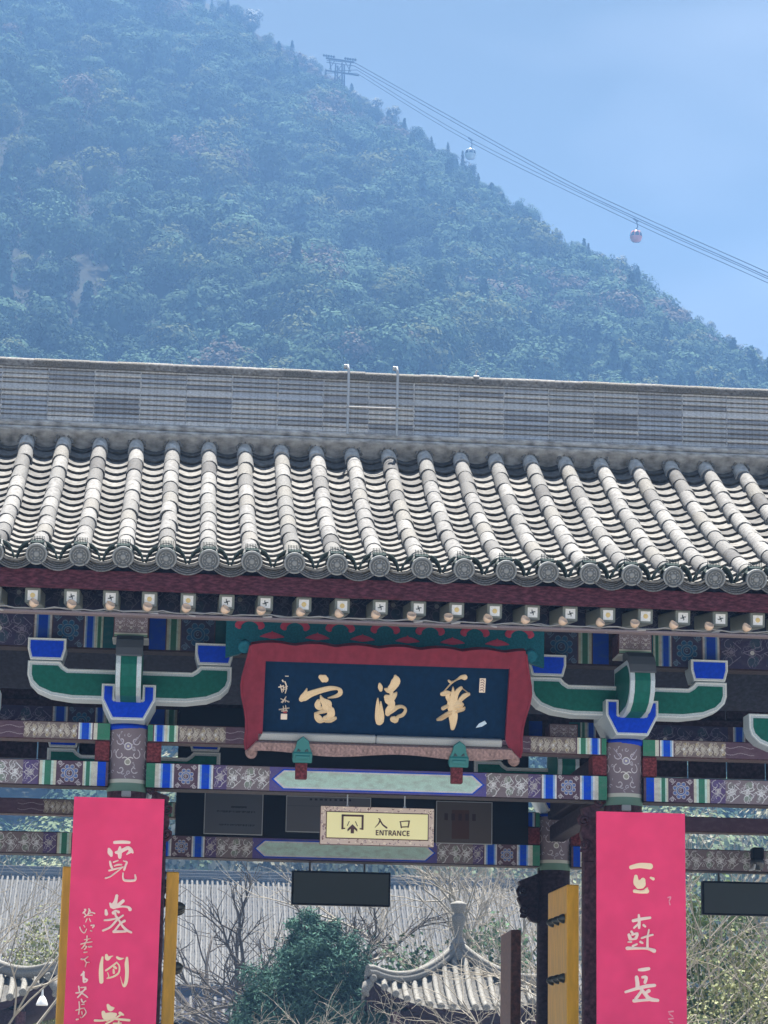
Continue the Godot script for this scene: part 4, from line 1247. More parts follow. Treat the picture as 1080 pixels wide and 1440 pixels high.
func build_entrance_sign() -> void:
	var t := thing("entrance_sign", "yellow framed entrance sign with an arrow, hanging under the main beam", "sign", at3(0, 3.604, 0.10))
	var im := Image.create_empty(512, 172, false, Image.FORMAT_RGB8)
	im.fill(Color(0.80, 0.72, 0.66))
	rng.seed = 77
	for i in 420:
		var p := Vector2(rng.randf() * 512, rng.randf() * 172)
		curl(im, p, rng.randf_range(3, 8), 2, rng.randf() * TAU, rng.randf() * 8, 1.2, [Color(0.42, 0.30, 0.28), Color(0.93, 0.87, 0.78), Color(0.52, 0.42, 0.46)][i % 3])
	painted("sign_scrolls", ImageTexture.create_from_image(im), 0.45)
	var body := obj("frame", boxed(Vector3(0, 0, -0.03), Vector3(0.912, 0.306, 0.058), 0.006), M["sign_brown"], t)
	obj("frame_ornament", face(-0.453, 0.453, -0.15, 0.15, 0.0015), M["sign_scrolls"], body)
	obj("inner_edge", boxed(Vector3(0, 0.003, 0.002), Vector3(0.822, 0.216, 0.008), 0.002), M["sign_brown"], body)
	obj("panel", boxed(Vector3(0, 0.003, 0.004), Vector3(0.808, 0.202, 0.010), 0.001), M["sign_yellow"], t)
	var pic := Mb.new()
	for b in [[-0.199, 0.079, 0.176, 0.015], [-0.279, 0.026, 0.016, 0.115], [-0.119, 0.026, 0.016, 0.115]]:
		pic.box(Vector3(b[0], b[1], 0.010), Vector3(b[2], b[3], 0.004))
	pic.box(Vector3(-0.268, -0.024, 0.0105), Vector3(0.022, 0.010, 0.003)); pic.box(Vector3(-0.130, -0.024, 0.0105), Vector3(0.022, 0.010, 0.003))
	pic.prism(PackedVector2Array([Vector2(-0.199, 0.010), Vector2(-0.160, -0.028), Vector2(-0.160, -0.048), Vector2(-0.186, -0.026), Vector2(-0.186, -0.062), Vector2(-0.212, -0.062), Vector2(-0.212, -0.026), Vector2(-0.238, -0.048), Vector2(-0.238, -0.028)]), 0.008, 0.0125)
	obj("pictogram", pic, M["sign_brown"], t)
	var ticks := Mb.new()
	ticks.brush([-240, -2, 3, -226, 32, 3], 0.004); ticks.brush([-160, -2, 3, -176, 32, 3], 0.004)
	obj("pictogram_line", ticks, M["steel_dark"], t, at3(0, 0, 0.0085))
	var ch := Mb.new()
	ch.brush([8, 62, 3, 20, 52, 6, 10, 22, 5, -18, -10, 2], 0.003); ch.brush([22, 46, 5, 42, 14, 6, 74, -10, 7], 0.0042)
	obj("character", ch, M["sign_brown"], t, at3(0.0, 0, 0.0085))
	var mo := Mb.new()
	mo.brush([184, 42, 4, 188, 16, 5, 192, -6, 5], 0.003); mo.brush([180, 40, 4, 220, 46, 4, 256, 48, 5], 0.0042); mo.brush([254, 48, 5, 250, 20, 5, 246, -2, 4], 0.0054); mo.brush([190, -2, 4, 218, 0, 4, 248, 2, 4], 0.0066)
	obj("character", mo, M["sign_brown"], t, at3(0, 0, 0.0085))
	var f := SystemFont.new()
	f.font_names = PackedStringArray(["Droid Sans"])
	f.font_weight = 700
	var tx := TextMesh.new()
	tx.text = "ENTRANCE"; tx.font = f; tx.font_size = 64; tx.pixel_size = 0.058 / 64; tx.depth = 0.004
	put("lettering", tx, M["sign_brown"], t, Transform3D(Basis().scaled(Vector3(0.93, 0.98, 1)), Vector3(0.122, -0.052, 0.0105)))
	for x in [-0.24, 0.22]:
		var w := Mb.new()
		w.tube([Vector3(x, 0.15, -0.03), Vector3(x, 0.25, -0.03)], [0.006, 0.006], 6)
		w.tube([Vector3(x - 0.012, 0.152, -0.03), Vector3(x, 0.176, -0.03), Vector3(x + 0.012, 0.152, -0.03)], [0.004, 0.004, 0.004], 5)
		obj("hanger", w, M["steel_pale"], t)

func build_notices() -> void:
	var spots := [["grey notice sheet with three faint lines, in a thin pale border", -1.06, 4.045, 0.55, 0.39, 0], ["wide pale notice sheet half hidden behind the entrance sign", -0.17, 4.06, 0.80, 0.34, 1], ["brown stained notice sheet beside the gate's rear column", 1.115, 4.02, 0.535, 0.40, 2]]
	for s in spots:
		var im := Image.create_empty(220, 156, false, Image.FORMAT_RGB8)
		im.fill([Color(0.32, 0.34, 0.38), Color(0.36, 0.37, 0.40), Color(0.33, 0.31, 0.31)][s[5]])
		rng.seed = 90 + s[5]
		if s[5] == 0:
			for ln in [[48, 100, 60], [66, 45, 150], [118, 55, 140]]:
				for i in 26:
					var x: float = ln[1] + ln[2] * i / 26.0
					im.fill_rect(Rect2i(int(x), ln[0], 3 + rng.randi() % 3, 5 + rng.randi() % 4), Color(0.20, 0.22, 0.26))
		elif s[5] == 1:
			for i in 9: im.fill_rect(Rect2i(60 + 13 * i, 6, 5 + rng.randi() % 5, 9), Color(0.16, 0.18, 0.22))
			im.fill_rect(Rect2i(0, 40, 220, 2), Color(0.28, 0.30, 0.33))
			for i in 6: im.fill_rect(Rect2i(100 + 11 * i, 92, 5, 5), Color(0.22, 0.24, 0.28))
		else:
			im.fill_rect(Rect2i(60, 30, 70, 110), Color(0.30, 0.22, 0.21))
			for i in 5: im.fill_rect(Rect2i(30 + 28 * i, 44, 14, 26), Color(0.22, 0.18, 0.19))
		painted("notice_%d" % s[5], ImageTexture.create_from_image(im), 0.7)
		var t := thing("notice_sheet", s[0], "notice", at3(s[1], s[2], -3.40), "notice sheets on the dark rear board")
		var b := obj("backing", boxed(Vector3.ZERO, Vector3(s[3], s[4], 0.012), 0.002), M["steel_pale"], t)
		obj("print", face(-s[3] * 0.5 + 0.008, s[3] * 0.5 - 0.008, -s[4] * 0.5 + 0.008, s[4] * 0.5 - 0.008, 0.0085), M["notice_%d" % s[5]], b)

func build_panels() -> void:
	for s in [["black display panel hung under the rear beam in the middle bay", -0.015], ["black display panel hung in the bay beyond the second banner", 3.92]]:
		var t := thing("display_panel", s[0], "display panel", at3(s[1], 3.398, -3.72), "black display panels under the rear beams")
		obj("casing", boxed(Vector3.ZERO, Vector3(0.937, 0.322, 0.07), 0.006), M["black_panel"], t)
		obj("screen_edge", boxed(Vector3(0, 0, 0.037), Vector3(0.90, 0.285, 0.006), 0.002), M["dot_dark"], t)
		for x in [-0.30, 0.22]:
			var w := Mb.new()
			w.tube([Vector3(x, 0.155, 0), Vector3(x, 0.47, 0)], [0.011, 0.011], 8)
			obj("hanger", w, M["steel_dark"], t)

func build_small_things() -> void:
	var lamp := thing("eave_lamp", "small peach cup shaped lamp on the rail below a rafter end", "lamp", Transform3D(), "cup lamps along the eave rail")
	var cup := Mb.new()
	cup.lathe([Vector2(0.002, -0.045), Vector2(0.024, -0.040), Vector2(0.040, -0.020), Vector2(0.046, 0.005), Vector2(0.044, 0.02), Vector2(0.038, 0.018), Vector2(0.030, -0.010), Vector2(0.002, -0.022)], 18, Transform3D((Basis(Vector3.RIGHT, 0.75) * Basis(Vector3.BACK, -0.35)).scaled(Vector3.ONE * 0.80), Vector3(0, 0.035, 0.02)))
	obj("cup", cup, M["lamp_shell"], lamp)
	var foot := Mb.new()
	foot.tube([Vector3(0.02, -0.03, -0.02), Vector3(0.01, 0.0, -0.015), Vector3(0, 0.025, 0.0)], [0.012, 0.010, 0.014], 7)
	foot.bev(Vector3(0.045, -0.018, 0.0), Vector3(0.07, 0.014, 0.03), 0.004)
	obj("foot", foot, M["cable_grey"], lamp)
	rng.seed = 31
	for i in range(-2, 22):
		var o: Node3D = lamp if i == -2 else lamp.duplicate()
		if i > -2: add_child(o, true)
		o.transform = Transform3D(Basis(Vector3.UP, rng.randf_range(-0.5, 0.5)) * Basis(Vector3.BACK, rng.randf_range(-0.2, 0.2)), Vector3(-2.734 + 0.2869 * i, 5.045, 1.345).snapped(Vector3.ONE * 0.001))
	var wire := Mb.new()
	for k in 2:
		var pts := []
		var rr := []
		for i in 120:
			pts.append(Vector3(-4.2 + 8.8 * i / 119.0, 5.044 + 0.006 * sin(i * (0.9 + 0.3 * k)) + 0.006 * sin(i * 2.3 + k), 1.338 + 0.012 * k))
			rr.append(0.0055)
		wire.tube(pts, rr, 5)
	tag(obj("lamp_cable", wire, M["cable_grey"]), "pair of loose grey cables lying along the eave rail", "cable")
	var rod := thing("lightning_rod", "pale steel rods and crossbar fixed on the roof ridge", "lightning rod", at3(0, 0, -1.62))
	for x in [-0.191, 0.254]:
		var m := Mb.new()
		m.tube([Vector3(x, 7.29, 0.0), Vector3(x, 7.88, 0.0), Vector3(x - 0.01, 7.935, -0.01), Vector3(x - 0.035, 7.95, -0.05)], [0.012, 0.012, 0.012, 0.009], 8)
		m.bev(Vector3(x - 0.02, 7.93, -0.03), Vector3(0.05, 0.035, 0.04), 0.006)
		obj("upright", m, M["steel_pale"], rod)
	var bar := Mb.new()
	bar.tube([Vector3(-0.21, 7.541, 0.014), Vector3(0.27, 7.543, 0.014)], [0.006, 0.006], 8)
	obj("crossbar", bar, M["cable_grey"], rod)
	var perch := Mb.new()
	perch.tube([Vector3(0, 0, 0), Vector3(0, 0.05, 0), Vector3(0.015, 0.065, 0)], [0.012, 0.009, 0.012], 7)
	perch.bev(Vector3(0, 0.0, 0), Vector3(0.06, 0.02, 0.06), 0.006)
	tag(obj("ridge_clamp", perch, M["steel_pale"], self, at3(0.99, 7.925, -1.80)), "little metal clamp sticking up from the ridge cap", "clamp")
	var cam := thing("security_camera", "dark security camera on the rear beam above the second display panel", "security camera", at3(3.90, 3.70, -3.30))
	obj("mount", boxed(Vector3(0, 0.09, 0), Vector3(0.11, 0.12, 0.12), 0.015), M["black_panel"], cam)
	var dome := Mb.new()
	dome.lathe([Vector2(0.002, -0.075), Vector2(0.035, -0.068), Vector2(0.06, -0.04), Vector2(0.07, 0.0), Vector2(0.07, 0.03), Vector2(0.05, 0.035)], 18, Transform3D())
	obj("dome", dome, M["gondola_glass"], cam)
	var rim := Mb.new()
	rim.tube([Vector3(-0.09, -0.06, 0.03), Vector3(-0.05, -0.05, 0.05), Vector3(-0.04, -0.01, 0.06)], [0.016, 0.02, 0.012], 8)
	obj("lens_hood", rim, M["steel_pale"], cam)

# ---------------------------------------------------------------- courtyard behind the gate
func pyramid_point(a: float, t: float, w: float, ye: float, ya: float, lift: float) -> Vector3:   # front face of a square roof: a -1..1 along the eave, t 0 eave .. 1 apex
	var hw := w * (1 - t) + 0.07 * t
	var y := ye + (ya - ye) * (0.30 * t + 0.70 * t * t) + lift * pow(absf(a), 3.0) * (1 - t) * (1 - t)
	return Vector3(a * hw, y, hw)

const LIFT := 0.60

func pavilion(label: String, at: Vector3, w: float, ye: float, ya: float, turn: float) -> Node3D:
	var t := thing("pavilion", label, "pavilion", Transform3D(Basis(Vector3.UP, turn), at))
	var rf := Mb.new()
	for q in 4:
		var b := Basis(Vector3.UP, PI / 2 * q)
		var rows := []
		for i in 11:
			var row := PackedVector3Array()
			for j in 15: row.append(b * (pyramid_point(j / 7.0 - 1, i / 10.0, w, ye, ya, LIFT) + Vector3(0, -0.05, 0)))
			rows.append(row)
		rf.surf(rows)
	var rfo := obj("roof", rf, M["far_pan"], t)
	for q in 4:
		var b := Basis(Vector3.UP, PI / 2 * q)
		var n := roundi(w * 2 / 0.225)
		for k in n:
			var x := -w + (k + 0.5) * w * 2 / n
			var pts := []
			var rr := []
			for i in 25:
				var tt := i / 24.0 * (1 - absf(x) / w) * 0.98
				var hw := w * (1 - tt) + 0.07 * tt
				pts.append(b * (pyramid_point(x / hw, tt, w, ye, ya, LIFT) + Vector3(0, 0.0, 0.02)))
				rr.append(0.050 + (0.014 if i % 2 else 0.0) + rng.randf_range(-0.004, 0.004))
			var m := Mb.new()
			m.tube(pts, rr, 7)
			obj("tile_row", m, M["far_tile_near"], rfo)
		for j in 2:
			var h := []
			var hr := []
			for i in 16:
				var tt := i / 15.0
				h.append(b * (pyramid_point(1.0, tt, w, ye, ya, LIFT) + Vector3(0, 0.07 + 0.09 * j - (0.05 if i == 0 else 0.0), 0)))
				hr.append(0.085 - 0.025 * j)
			var m := Mb.new()
			m.tube(h, hr, 7)
			obj("hip_ridge", m, M["far_tile_near"], rfo)
		var drips := Mb.new()
		for k in n:
			var x := -w + (k + 0.5) * w * 2 / n
			var p := pyramid_point(x / w, 0, w, ye, ya, LIFT)
			drips.lathe([Vector2(0.07, -0.03), Vector2(0.074, 0.0), Vector2(0.05, 0.01), Vector2(0.001, 0.01)], 10, Transform3D(b * Basis(Vector3.RIGHT, Vector3.BACK, Vector3.DOWN), b * (p + Vector3(0, 0, 0.04))))
		obj("eave_tile_ends", drips, M["far_tile_near"], rfo).set_meta("kind", "stuff")
		var fas := Mb.new()
		var rows := []
		for i in 3:
			var row := PackedVector3Array()
			for j in 15:
				var p := pyramid_point(j / 7.0 - 1, 0, w, ye, ya, LIFT)
				row.append(b * (p + [Vector3(0, -0.06, -0.02), Vector3(0, -0.16, -0.05), Vector3(-p.x * 0.25, -0.30, -w * 0.28)][i]))
			rows.append(row)
		fas.surf(rows, true)
		obj("eave_board", fas, M["plum_dark"], t)
		obj("wall", boxed(b * Vector3(0, (ye - 0.35) * 0.5, w * 0.66), Vector3(w * 1.3, ye - 0.42, 0.12), 0.0, b), M["wall_white"], t)
		obj("lintel", boxed(b * Vector3(0, ye - 0.22, w * 0.67), Vector3(w * 1.42, 0.30, 0.16), 0.01, b), M["plum_dark"], t)
		var post := Mb.new()
		post.tube([b * Vector3(w * 0.69, 0, w * 0.69), b * Vector3(w * 0.69, ye - 0.1, w * 0.69)], [0.11, 0.10], 12)
		obj("column", post, M["plum"], t)
		var hook := Mb.new()
		var c := pyramid_point(1, 0, w, ye, ya, LIFT)
		hook.tube([b * (c + Vector3(-0.12, -0.12, -0.12)), b * (c + Vector3(0.0, -0.22, 0.0)), b * (c + Vector3(0.05, -0.36, 0.05)), b * (c + Vector3(-0.02, -0.42, -0.02))], [0.07, 0.10, 0.08, 0.03], 8)
		obj("corner_ornament", hook, M["far_tile_near"], rfo)
	var fin := Mb.new()
	fin.lathe([Vector2(0.22, -0.14), Vector2(0.20, 0.0), Vector2(0.15, 0.05), Vector2(0.12, 0.12), Vector2(0.16, 0.17), Vector2(0.165, 0.21), Vector2(0.11, 0.26), Vector2(0.075, 0.34), Vector2(0.085, 0.46), Vector2(0.125, 0.60), Vector2(0.145, 0.72), Vector2(0.10, 0.77), Vector2(0.085, 0.80), Vector2(0.14, 0.88), Vector2(0.165, 0.96), Vector2(0.16, 1.0), Vector2(0.05, 1.04), Vector2(0.001, 1.05)], 20, at3(0, ya, 0))
	obj("finial", fin, M["far_tile_near"], rfo)
	return t

func build_hall() -> void:
	var t := thing("tiled_hall", "long hall with a broad striped grey tile roof behind the trees", "hall", at3(0, 0, -108))
	var x0 := -12.0
	var x1 := 19.0
	var slope := func(f: float, lift: float) -> Vector2: return Vector2(7.5 - 9.0 * f, 6.15 + 5.7 * (0.75 * f + 0.25 * f * f) + lift)   # z, y
	var deck := Mb.new()
	var rows := []
	for i in 9:
		var p: Vector2 = (slope as Callable).call(i / 8.0, -0.06)
		rows.append(PackedVector3Array([Vector3(x0, p.y, p.x), Vector3(x1, p.y, p.x)]))
	deck.surf(rows)
	var rf := obj("roof", deck, M["far_pan"], t)
	rng.seed = 61
	for k in roundi((x1 - x0) / 0.265):
		var pts := []
		var rr := []
		for i in 57:
			var p: Vector2 = (slope as Callable).call(i / 56.0, 0.02)
			pts.append(Vector3(x0 + 0.13 + 0.265 * k + rng.randf_range(-0.012, 0.012), p.y + rng.randf_range(-0.01, 0.01), p.x)); rr.append((0.078 if i % 2 else 0.062) + rng.randf_range(-0.009, 0.009))
		var m := Mb.new()
		m.tube(pts, rr, 6)
		obj("tile_row", m, M["far_tile"] if rng.randf() < 0.6 else M["far_tile_dark"], rf)
	for j in 3:
		obj("ridge_course", boxed(Vector3((x0 + x1) * 0.5, 11.95 + 0.16 * j, -1.6), Vector3(x1 - x0, 0.15, 0.5 - 0.1 * j), 0.02), M["far_pan"], rf)
	obj("back_roof", boxed(Vector3((x0 + x1) * 0.5, 9.2, -6.2), Vector3(x1 - x0, 0.3, 10.6), 0.0, Basis(Vector3.RIGHT, -0.56)), M["far_pan"], t)
	obj("wall", boxed(Vector3((x0 + x1) * 0.5, 2.9, 4.2), Vector3(x1 - x0 - 2, 5.8, 0.4)), M["plum_dark"], t)
	obj("eave_board", boxed(Vector3((x0 + x1) * 0.5, 5.98, 7.4), Vector3(x1 - x0, 0.2, 0.08), 0.01), M["plum_dark"], t)
	obj("eave_soffit", boxed(Vector3((x0 + x1) * 0.5, 5.9, 5.8), Vector3(x1 - x0, 0.08, 3.2), 0.0, Basis(Vector3.RIGHT, -0.1)), M["plum_dark"], t)
	for k in 8:
		var c := Mb.new()
		c.tube([Vector3(x0 + 2 + 3.9 * k, 0, 6.2), Vector3(x0 + 2 + 3.9 * k, 5.8, 6.2)], [0.22, 0.20], 12)
		obj("column", c, M["plum"], t)
	var lean := thing("lower_wing", "low dark roofed wing in front of the striped hall roof", "building", at3(-0.4, 0, -62))
	obj("wall", boxed(Vector3(0, 1.7, 0), Vector3(3.6, 3.4, 1.2)), M["plum_dark"], lean)
	var lr := Mb.new()
	lr.prism(PackedVector2Array([Vector2(-1.2, 3.40), Vector2(1.2, 3.40), Vector2(1.25, 3.5), Vector2(0.0, 4.25), Vector2(-1.25, 3.5)]), -2.1, 2.1, Transform3D(Basis(Vector3(0, 0, -1), Vector3(0, 1, 0), Vector3(1, 0, 0)), Vector3.ZERO))
	var lro := obj("roof", lr, M["deck_navy"], lean)
	for k in 16:
		var m := Mb.new()
		m.tube([Vector3(-2.0 + 0.265 * k, 3.52, 1.27), Vector3(-2.0 + 0.265 * k, 4.26, 0.02)], [0.06, 0.06], 6)
		obj("tile_row", m, M["pan_tile_1"], lro)

# ---------------------------------------------------------------- plants
func twigs(m: Mb, p: Vector3, d: Vector3, length: float, r: float, depth: int, spread: float, droop: float) -> void:
	var pts := [p]
	var rr := [r]
	var q := p
	var n := 4
	for i in n:
		d = (d + Vector3(rng.randf_range(-1, 1), rng.randf_range(-1, 1) + droop, rng.randf_range(-1, 1)) * 0.22).normalized()
		q += d * length / n
		pts.append(q); rr.append(r * lerpf(1.0, 0.62, (i + 1.0) / n))
		if depth > 0 and i > 0:
			var kids := 1 if rng.randf() < 0.55 else 2
			for k in kids:
				var e := (d + Vector3(rng.randf_range(-1, 1), rng.randf_range(-0.7, 0.9), rng.randf_range(-1, 1)) * spread).normalized()
				twigs(m, q, e, length * rng.randf_range(0.5, 0.72), maxf(r * 0.52, 0.004), depth - 1, spread, droop)
	m.tube(pts, rr, 6 if r > 0.04 else 4 if r > 0.015 else 3, false)

func bare_tree(label: String, at: Vector3, h: float, r: float, depth: int, material: Material, lean: Vector3, sd: int, spread := 0.95) -> Node3D:
	rng.seed = sd
	var t := thing("bare_tree", label, "tree", at3(at.x, at.y, at.z))
	var trunk := Mb.new()
	var top := lean + Vector3(0, h * 0.42, 0)
	trunk.tube([Vector3.ZERO, top * 0.5 + Vector3(0.06, 0, 0), top], [r, r * 0.85, r * 0.7], 9)
	obj("trunk", trunk, material, t)
	var cr := Mb.new()
	for k in 5:
		var a := TAU * k / 5 + rng.randf()
		twigs(cr, top - Vector3(0, 0.1 * h * rng.randf(), 0), (Vector3(cos(a) * 0.8, 0.75, sin(a) * 0.8) + lean * 0.25).normalized(), h * 0.42, r * 0.5, depth, spread, 0.05)
	obj("branches", cr, material, t)
	return t

func clump_crown(m: Mb, at: Vector3, radius: Vector3, clumps: int, leaves: int, leaf: float, base: Color, vary: float, narrow := 0.42) -> void:
	for k in clumps:
		var d := Vector3(rng.randfn(), rng.randfn(), rng.randfn()).normalized()
		var c := at + d * radius * pow(rng.randf(), 0.45)
		var cr := radius.length() * rng.randf_range(0.13, 0.24)
		var tone := base * rng.randf_range(1 - vary, 1 + vary)
		for j in leaves:
			var e := Vector3(rng.randfn(), rng.randfn() * 0.8, rng.randfn()).normalized()
			var p := c + e * cr * pow(rng.randf(), 0.4)
			var nn := (e + Vector3(rng.randfn(), rng.randfn() + 0.5, rng.randfn()) * 0.5).normalized()
			m.col = tone * rng.randf_range(0.8, 1.2)
			m.leaf(p, leaf * rng.randf_range(0.6, 1.3), nn, rng.randf() * TAU, narrow)
	m.col = Color.WHITE

func conifer_mesh(h: float, r: float, sd: int) -> Mb:
	rng.seed = sd
	var m := Mb.new()
	var n := 620
	for i in n:
		var f := pow(rng.randf(), 0.75)
		var y := h * (0.06 + 0.94 * f)
		var rr := r * (1 - f) * (0.75 + 0.35 * sin(f * 34.0)) + 0.08
		var a := rng.randf() * TAU
		var p := Vector3(cos(a) * rr * rng.randf_range(0.55, 1.05), y, sin(a) * rr * rng.randf_range(0.55, 1.05))
		var k := rng.randf_range(0.75, 1.25)
		m.col = Color(k, k, k)
		m.leaf(p, rng.randf_range(0.3, 0.6), (Vector3(cos(a), 0.65, sin(a)) + Vector3(rng.randfn(), rng.randfn(), rng.randfn()) * 0.3).normalized(), rng.randf() * TAU)
	m.col = Color(0.6, 0.6, 0.6)
	m.tube([Vector3(0, h * 0.08, 0), Vector3(0, h * 0.9, 0)], [r * 0.55, 0.06], 7)
	return m

func round_mesh(h: float, r: float, sd: int, clumps := 20, leaves := 64, leaf := 0.33) -> Mb:
	rng.seed = sd
	var m := Mb.new()
	for k in clumps:
		var d := Vector3(rng.randfn(), rng.randfn() * 0.9, rng.randfn()).normalized()
		var c := Vector3(0, h * 0.58, 0) + Vector3(d.x * r * 0.72, d.y * h * 0.30, d.z * r * 0.72)
		var cr := r * rng.randf_range(0.34, 0.56)
		var tone := rng.randf_range(0.78, 1.22)
		for j in leaves:
			var e := Vector3(rng.randfn(), rng.randfn(), rng.randfn()).normalized()
			e.y = absf(e.y) if rng.randf() < 0.55 else e.y
			var k2 := tone * rng.randf_range(0.92, 1.08)
			m.col = Color(k2, k2, k2)
			m.leaf(c + e * cr * rng.randf_range(0.75, 1.0), leaf * rng.randf_range(0.68, 1.32), (e + Vector3(d.x, d.y, d.z) * 0.5 + Vector3(rng.randfn(), rng.randfn(), rng.randfn()) * 0.14).normalized(), rng.randf() * TAU)
	m.col = Color(0.62, 0.62, 0.62)
	m.lathe([Vector2(0.02, h * 0.18), Vector2(r * 0.36, h * 0.34), Vector2(r * 0.46, h * 0.48), Vector2(r * 0.28, h * 0.62), Vector2(0.02, h * 0.68)], 9, Transform3D())
	return m

func build_courtyard_plants() -> void:
	# dense pine in the middle of the court
	rng.seed = 101
	var t := thing("pine_tree", "dense rounded dark green pine in the courtyard beside the pavilion", "tree", at3(1.15, 0, -29.5))
	var trunk := Mb.new()
	trunk.tube([Vector3(0, 0, 0), Vector3(0.1, 1.4, 0), Vector3(0.0, 3.4, 0.1)], [0.17, 0.14, 0.06], 9)
	obj("trunk", trunk, M["bark_dark"], t)
	var crown := Mb.new()
	for lobe in [[Vector3(0.0, 2.2, 0.0), Vector3(1.45, 1.3, 1.1), 170], [Vector3(0.30, 3.5, 0.1), Vector3(1.0, 1.05, 0.9), 110], [Vector3(-0.70, 3.1, 0.0), Vector3(0.75, 0.9, 0.7), 70], [Vector3(0.1, 4.3, 0.0), Vector3(0.6, 0.6, 0.55), 45], [Vector3(1.05, 2.9, 0.2), Vector3(0.55, 0.75, 0.5), 45]]:
		clump_crown(crown, lobe[0], lobe[1], lobe[2], 150, 0.13, Color(0.055, 0.108, 0.085), 0.4, 0.10)
	obj("crown", crown, M["pine_leaf"], t)
	bare_tree("pale leafless shrub with fine twigs in front of the dark pine", Vector3(0.9, 0, -26.5), 3.2, 0.04, 3, M["bark_pale"], Vector3(0.1, 0, 0), 7, 1.2)
	bare_tree("pale leafless shrub between the dark pine and the pavilion", Vector3(2.4, 0, -26.0), 2.9, 0.04, 3, M["bark_pale"], Vector3(-0.2, 0, 0), 8, 1.2)
	bare_tree("pale leafless tree standing before the pavilion's roof", Vector3(4.9, 0, -24.0), 4.2, 0.05, 3, M["bark_pale"], Vector3(-0.3, 0, 0), 9, 1.05)
	bare_tree("dark leafless tree with spreading limbs against the striped hall roof", Vector3(2.35, 0, -40.0), 6.2, 0.20, 3, M["bark_dark"], Vector3(-0.5, 0, 0), 23, 0.9)
	bare_tree("dark crooked leafless tree before the hall roof, beside the yellow door", Vector3(-0.6, 0, -46.0), 6.4, 0.20, 3, M["bark_dark"], Vector3(0.5, 0, 0), 26, 0.9)
	bare_tree("pale slanting leafless tree left of the first banner", Vector3(-5.0, 0, -21.0), 5.0, 0.06, 2, M["bark_pale"], Vector3(0.5, 0, 0), 14, 0.9)
	bare_tree("tall pale leafless tree behind the pavilion", Vector3(5.6, 0, -40.0), 7.4, 0.14, 4, M["bark_pale"], Vector3(0.3, 0, 0), 15, 0.9)
	bare_tree("pale leafless tree among the yellowish shrubs", Vector3(6.2, 0, -18.0), 4.6, 0.05, 3, M["bark_pale"], Vector3(-0.2, 0, 0), 16, 1.1)
	var spots := [
		["loose shrub with pale yellow buds beyond the second banner", Vector3(5.6, 0, -11.5), Vector3(0.95, 1.65, 0.8), Color(0.20, 0.215, 0.125), 110, 44, 0.05],
		["darker leafy shrub behind the yellow budded one", Vector3(6.6, 0, -17.0), Vector3(1.3, 2.1, 1.1), Color(0.10, 0.14, 0.075), 150, 40, 0.10],
		["small green shrub beside the dark column post", Vector3(5.9, 0, -37.0), Vector3(1.1, 2.4, 1.0), Color(0.07, 0.12, 0.07), 130, 45, 0.12],
		["leafy green tree above the small tiled roof", Vector3(-4.3, 0, -32.0), Vector3(0.85, 1.75, 0.8), Color(0.05, 0.10, 0.075), 150, 45, 0.10],
		["yellow green tree with thin foliage behind the first banner", Vector3(-3.9, 0, -30.0), Vector3(1.5, 2.2, 1.1), Color(0.19, 0.21, 0.11), 130, 70, 0.06],
		["green bush behind the pavilion's finial", Vector3(4.0, 0, -36.0), Vector3(1.2, 2.15, 0.9), Color(0.06, 0.105, 0.065), 120, 42, 0.12]]
	var sd := 200
	for s in spots:
		sd += 1
		rng.seed = sd
		var b := thing("leafy_shrub", s[0], "shrub", at3(s[1].x, 0, s[1].z))
		var cr := Mb.new()
		var rad: Vector3 = s[2]
		clump_crown(cr, Vector3(0, rad.y * 1.25, 0), rad, s[4], s[5], s[6], s[3], 0.4)
		obj("foliage", cr, M["shrub_leaf"], b)
		var st := Mb.new()
		for k in 5:
			var a := TAU * k / 5
			twigs(st, Vector3(cos(a) * 0.1, 0, sin(a) * 0.1), Vector3(cos(a) * 0.4, 1, sin(a) * 0.4).normalized(), rad.y * 1.5, 0.035, 3, 0.8, 0.0)
		obj("stem", st, M["bark_pale"], b)
	var lamp := thing("white_lamp", "small white bell shaped lamp hanging below the small pavilion's eave", "lamp", at3(-3.78, 2.86, -24.4))
	var bell := Mb.new()
	bell.lathe([Vector2(0.001, -0.02), Vector2(0.10, -0.02), Vector2(0.105, 0.0), Vector2(0.075, 0.08), Vector2(0.045, 0.13), Vector2(0.02, 0.16), Vector2(0.014, 0.26), Vector2(0.001, 0.27)], 16, Transform3D())
	obj("bell", bell, M["white_paint"], lamp)
	var cord := Mb.new()
	cord.tube([Vector3(0, 0.26, 0), Vector3(0, 0.42, 0)], [0.006, 0.006], 5)
	obj("cord", cord, M["steel_dark"], lamp)

func build_far_trees() -> void:
	rng.seed = 515
	var shapes := []
	for v in 3: shapes.append(round_mesh(15.0, 4.6, 530 + v, 44, 150, 0.30).mesh())
	var tints := [Color(0.20, 0.225, 0.14), Color(0.14, 0.18, 0.105), Color(0.23, 0.225, 0.165)]
	for v in 3:
		leafy("budding_leaf_%d" % v, tints[v], 0.3)
	var first: Node3D = null
	for i in 42:
		var o := thing("budding_tree", "pale grey green budding tree behind the striped hall roof", "tree", Transform3D(), "budding trees behind the hall")
		put("crown", shapes[i % 3], M["budding_leaf_%d" % (rng.randi() % 3)], o)
		var tk := Mb.new()
		tk.tube([Vector3(0, -0.5, 0), Vector3(0.2, 5, 0), Vector3(0, 9, 0)], [0.35, 0.25, 0.12], 7)
		obj("trunk", tk, M["bark_pale"], o)
		var s := rng.randf_range(0.85, 1.3)
		var row := i / 14
		o.transform = Transform3D(Basis(Vector3.UP, rng.randf() * TAU).scaled(Vector3(s, s * rng.randf_range(0.9, 1.15), s)), Vector3(-24 + 4.4 * (i % 14) + rng.randf_range(-1.5, 1.5), 0, -122 - 11 * row + rng.randf_range(-2, 2)))

